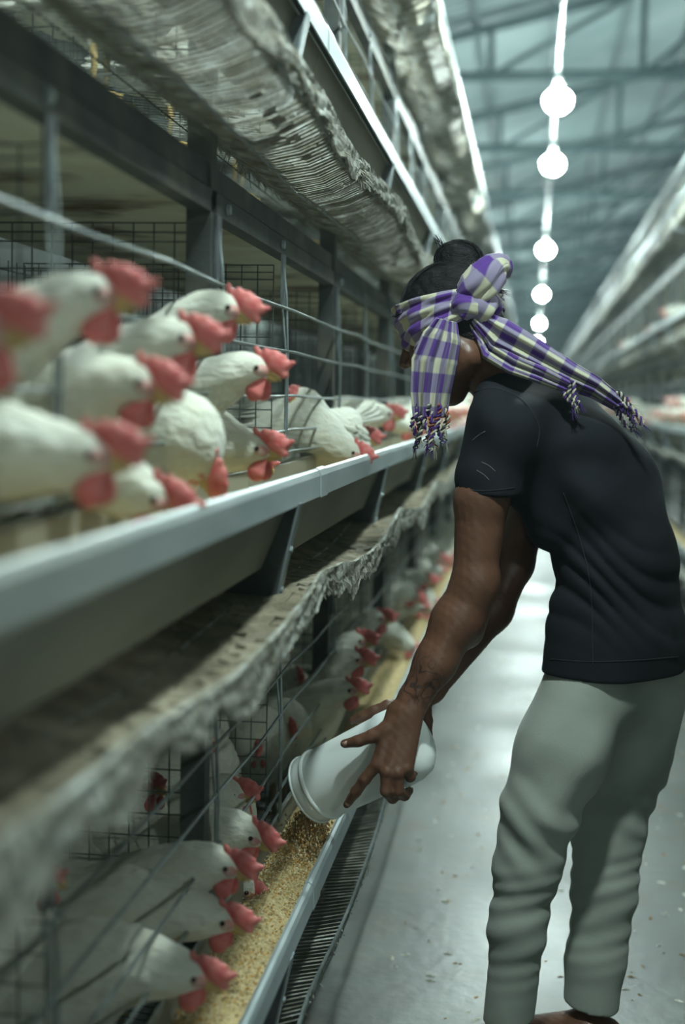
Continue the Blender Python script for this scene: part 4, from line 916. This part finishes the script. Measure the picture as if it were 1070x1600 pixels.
cloth_tube('knot_back', [Q(752, 462, YK + .04), Q(766, 478, YK + .03), Q(770, 492, YK + .05)], [0.02, 0.026, 0.012], 0.7, (0, -1, 0), 3, 0.12, 0.8, 0.04)
def ribbon(name, cl, wd, Yf, pleats, amp, uoff=0, voff=0, perp=None, phase=0.0):
    """cl: centre line in the man's own plane, wd: half widths in metres"""
    pts = [Q(*c) for c in cl]; tot = sum(np.linalg.norm(pts[i + 1] - pts[i]) for i in range(len(pts) - 1))
    def S(s, t):
        x = s * (len(pts) - 1); i = min(int(x), len(pts) - 2); u = x - i; u2 = u * u * (3 - 2 * u) * 0.4 + u * 0.6
        c = pts[i] * (1 - u2) + pts[i + 1] * u2; d = pts[i + 1] - pts[i]
        if i + 2 < len(pts): d = d * (1 - u) + (pts[i + 2] - pts[i + 1]) * u
        d /= np.linalg.norm(d); a = np.cross(d, (0, 1, 0)); a /= np.linalg.norm(a); w_ = wd[i] * (1 - u) + wd[i + 1] * u
        q = t * 2 - 1; off = amp * math.sin(q * math.pi * pleats + phase + 0.7 * s) * min(1, 0.3 + s * 3) + 0.35 * amp * math.sin(q * math.pi * pleats * 2.3 + 4 * s)
        return c + a * (q * w_) + np.array((0, off + abs(q) ** 3 * 0.012, 0))
    o = sheet(name, S, 60, 48, lambda s, t: (uoff + s * tot, voff + t * 0.19)); return S
S1 = ribbon('front_tail', [(697, 500, 2.758), (690, 525, 2.748), (678, 565, 2.745), (672, 615, 2.748), (671, 652, 2.75)], [0.020, 0.036, 0.044, 0.038, 0.032], None, 2.4, 0.010, 0.012, 0.005)
S2 = ribbon('shoulder_tail', [(742, 497, 2.775), (775, 528, 2.77), (830, 556, 2.775), (885, 585, 2.78), (930, 606, 2.79), (968, 632, 2.80)], [0.020, 0.042, 0.036, 0.028, 0.021, 0.015], None, 2.6, 0.0095, 0.0, 0.02)
S3 = ribbon('under_tail', [(745, 505, 2.785), (762, 545, 2.772), (800, 568, 2.760), (845, 585, 2.755), (888, 604, 2.76)], [0.012, 0.020, 0.020, 0.017, 0.012], None, 1.6, 0.007, 0.03, 0.04, phase=1.5)
b_col = ['cream', 'purple', 'darkthread', 'cream', 'purple', 'redthread']
def tassels(S, n, L_, dirf, s0=1.0, jit=0.004, kinds=b_col):
    for i in range(n):
        st = np.array(S(s0, (i + 0.5) / n)); d = np.array(dirf(i), float); d /= np.linalg.norm(d); ln = L_ * rh.uniform(0.7, 1.1); b = MB(); sd = np.cross(d, (0, 1, 0)); ph_ = rh.uniform(0, 6)
        for q in range(2):                            # two plies twisted together, then a loose end
            pts = []
            for k in range(15):
                t = k / 14; w_ = 0.0030 * (1 if t < 0.75 else 1 + (t - 0.75) * 4); pts.append(st - PO + d * ln * t + sd * (w_ * math.sin(t * 22 + q * math.pi) + 0.006 * math.sin(t * 4 + ph_)) + np.array((0, w_ * math.cos(t * 22 + q * math.pi), 0)))
            b.tube(pts, [0.0024] * 11 + [0.002, 0.0018, 0.0014, 0.0006], 5, q)
        for k in range(7):
            e = st - PO + d * ln * 0.93; b.tube([e, e + d * 0.02 + np.array([rh.uniform(-jit, jit) for _ in range(3)]) * 1.5], [0.0008, 0.0003], 3, 1, cap=False)
        a = kinds[i % len(kinds)]; c = kinds[(i + 1) % len(kinds)]
        link('tassel', b.mesh('tassel', [M[a], M[c]], True), scarf)
tassels(S1, 9, 0.062, lambda i: (rh.uniform(-.12, .12), rh.uniform(-.1, .05), -1)); tassels(S1, 6, 0.045, lambda i: (rh.uniform(-.25, .2), rh.uniform(-.1, .05), -1), 0.86)
tassels(S2, 5, 0.055, lambda i: (0.62 + rh.uniform(-.1, .1), 0, -0.72)); tassels(S2, 3, 0.035, lambda i: (0.7, -0.1, -0.4), 0.93); tassels(S3, 4, 0.045, lambda i: (0.55 + rh.uniform(-.3, .3), -0.1, -0.9))
# ---- white feed container held over the lowest trough
A = Q(486, 1234, 2.775); B_ = Q(634, 1162, 2.705); ax = (A - B_); Lc = np.linalg.norm(ax); ax /= Lc
cont = thing('feed_container', 'white plastic container tipped over the lowest trough in the man\'s hands', 'container', B_)
b = MB(); b.lathe([(-0.036, 0.001), (-0.035, 0.040), (-0.030, 0.058), (-0.018, 0.070), (0.0, 0.0755), (0.032, 0.0765), (0.036, 0.0735), (0.06, 0.0735), (Lc - 0.035, 0.0705), (Lc - 0.012, 0.0695), (Lc, 0.069), (Lc, 0.0655), (Lc - 0.03, 0.067), (0.0, 0.070), (-0.02, 0.05), (-0.026, 0.001)], (0, 0, 0), ax, 56, cap=(False, False))
link('shell', b.mesh('shell', M['plastic'], True), cont)
b = MB(); b.lathe([(Lc - 0.036, 0.070), (Lc - 0.033, 0.0735), (Lc - 0.028, 0.0735), (Lc - 0.025, 0.070)], (0, 0, 0), ax, 56, cap=(False, False)); b.lathe([(Lc - 0.004, 0.0690), (Lc - 0.002, 0.0715), (Lc + 0.001, 0.0705), (Lc + 0.0015, 0.067)], (0, 0, 0), ax, 56, cap=(False, False))
link('rim', b.mesh('rim', M['plastic'], True), cont)
# ---- grain: pouring stream and loose kernels on the feed
oc = [(1, 0, 0), (-1, 0, 0), (0, 1, 0), (0, -1, 0), (0, 0, 1), (0, 0, -1)]; of = [(0, 2, 4), (2, 1, 4), (1, 3, 4), (3, 0, 4), (2, 0, 5), (1, 2, 5), (3, 1, 5), (0, 3, 5)]
def grain(b, c, r, st=1.0, mi=0):
    e = Euler((rg.uniform(0, 3), rg.uniform(0, 3), rg.uniform(0, 3))).to_matrix()
    b.add([np.array(e @ Vector((x * r, y * r * 0.8, z * r * 0.7))) * (1, 1, st) + c for x, y, z in oc], of, mi)
rg = random.Random(3)
b = MB(); mouth = A + ax * 0.0 + np.array((0, 0, -0.045))
for _ in range(3800):
    t = rg.random(); fall = t ** 0.8; x = mouth[0] + rg.gauss(0, 0.022) * (0.6 + 0.7 * t) - 0.012 * t; y = mouth[1] + rg.gauss(0, 0.035) * (0.6 + 0.6 * t); zt = 0.425; z = mouth[2] - 0.0 + (zt - mouth[2]) * fall
    x = min(max(x, -0.495), -0.388) if z < 0.47 else x
    grain(b, (x, y, z), rg.uniform(0.0010, 0.0024), rg.uniform(1, 2.5), rg.choice((0, 1, 2, 2)))
tag(link('falling_feed', b.mesh('falling_feed', [M['grain1'], M['grain2'], M['grain3']]), kind='stuff'), 'brown corn feed pouring from the white container into the trough', 'feed')
b = MB()
for _ in range(9000):
    y = 1.2 + 3.0 * rg.random() ** 1.4; l = rg.uniform(0.395, 0.50); j = (l - 0.398) / 0.101
    grain(b, (-l, y, RIM[0] - 0.049 + 0.012 * math.sin(math.pi * j) + rg.uniform(-.002, .003)), rg.uniform(0.0014, 0.0032), 0.8, rg.choice((0, 1, 1, 2)))
for _ in range(2500):                                # fresh heap under the pour
    a = rg.uniform(0, 6.28); rr = abs(rg.gauss(0, 1)); y = mouth[1] + 0.09 * rr * math.sin(a); x = -0.445 + 0.028 * rr * math.cos(a)
    if -0.497 < x < -0.39: grain(b, (x, y, RIM[0] - 0.036 + 0.022 * math.exp(-rr * rr) + rg.uniform(-.002, .002)), rg.uniform(0.0014, 0.003), 0.9, rg.choice((0, 1, 2)))
tag(link('corn_kernels', b.mesh('corn_kernels', [M['grain1'], M['grain2'], M['grain3']]), kind='stuff'), 'loose orange and cream corn bits on top of the feed by the camera', 'feed')
# ---- down and crumbs lying on the aisle floor
b = MB()
for _ in range(900):
    x = rg.uniform(-0.30, 0.85); y = 1.4 + 9 * rg.random() ** 1.5; r_ = rg.uniform(0.002, 0.009); a = rg.uniform(0, 3.14); n_ = 6
    vs = [(x + r_ * 1.8 * math.cos(q * 1.047) * math.cos(a) - r_ * 0.7 * math.sin(q * 1.047) * math.sin(a) + rg.uniform(-.001, .001), y + r_ * 1.8 * math.cos(q * 1.047) * math.sin(a) + r_ * 0.7 * math.sin(q * 1.047) * math.cos(a), 0.0005) for q in range(6)] + [(x, y, 0.0015 + r_ * 0.35)]
    b.add(vs, [(q, (q + 1) % 6, 6) for q in range(6)], rg.choice((0, 0, 1)))
tag(link('floor_litter', b.mesh('floor_litter', [M['feather'], M['grain3']]), kind='stuff'), 'scattered white down and feed crumbs on the grey aisle floor', 'litter')
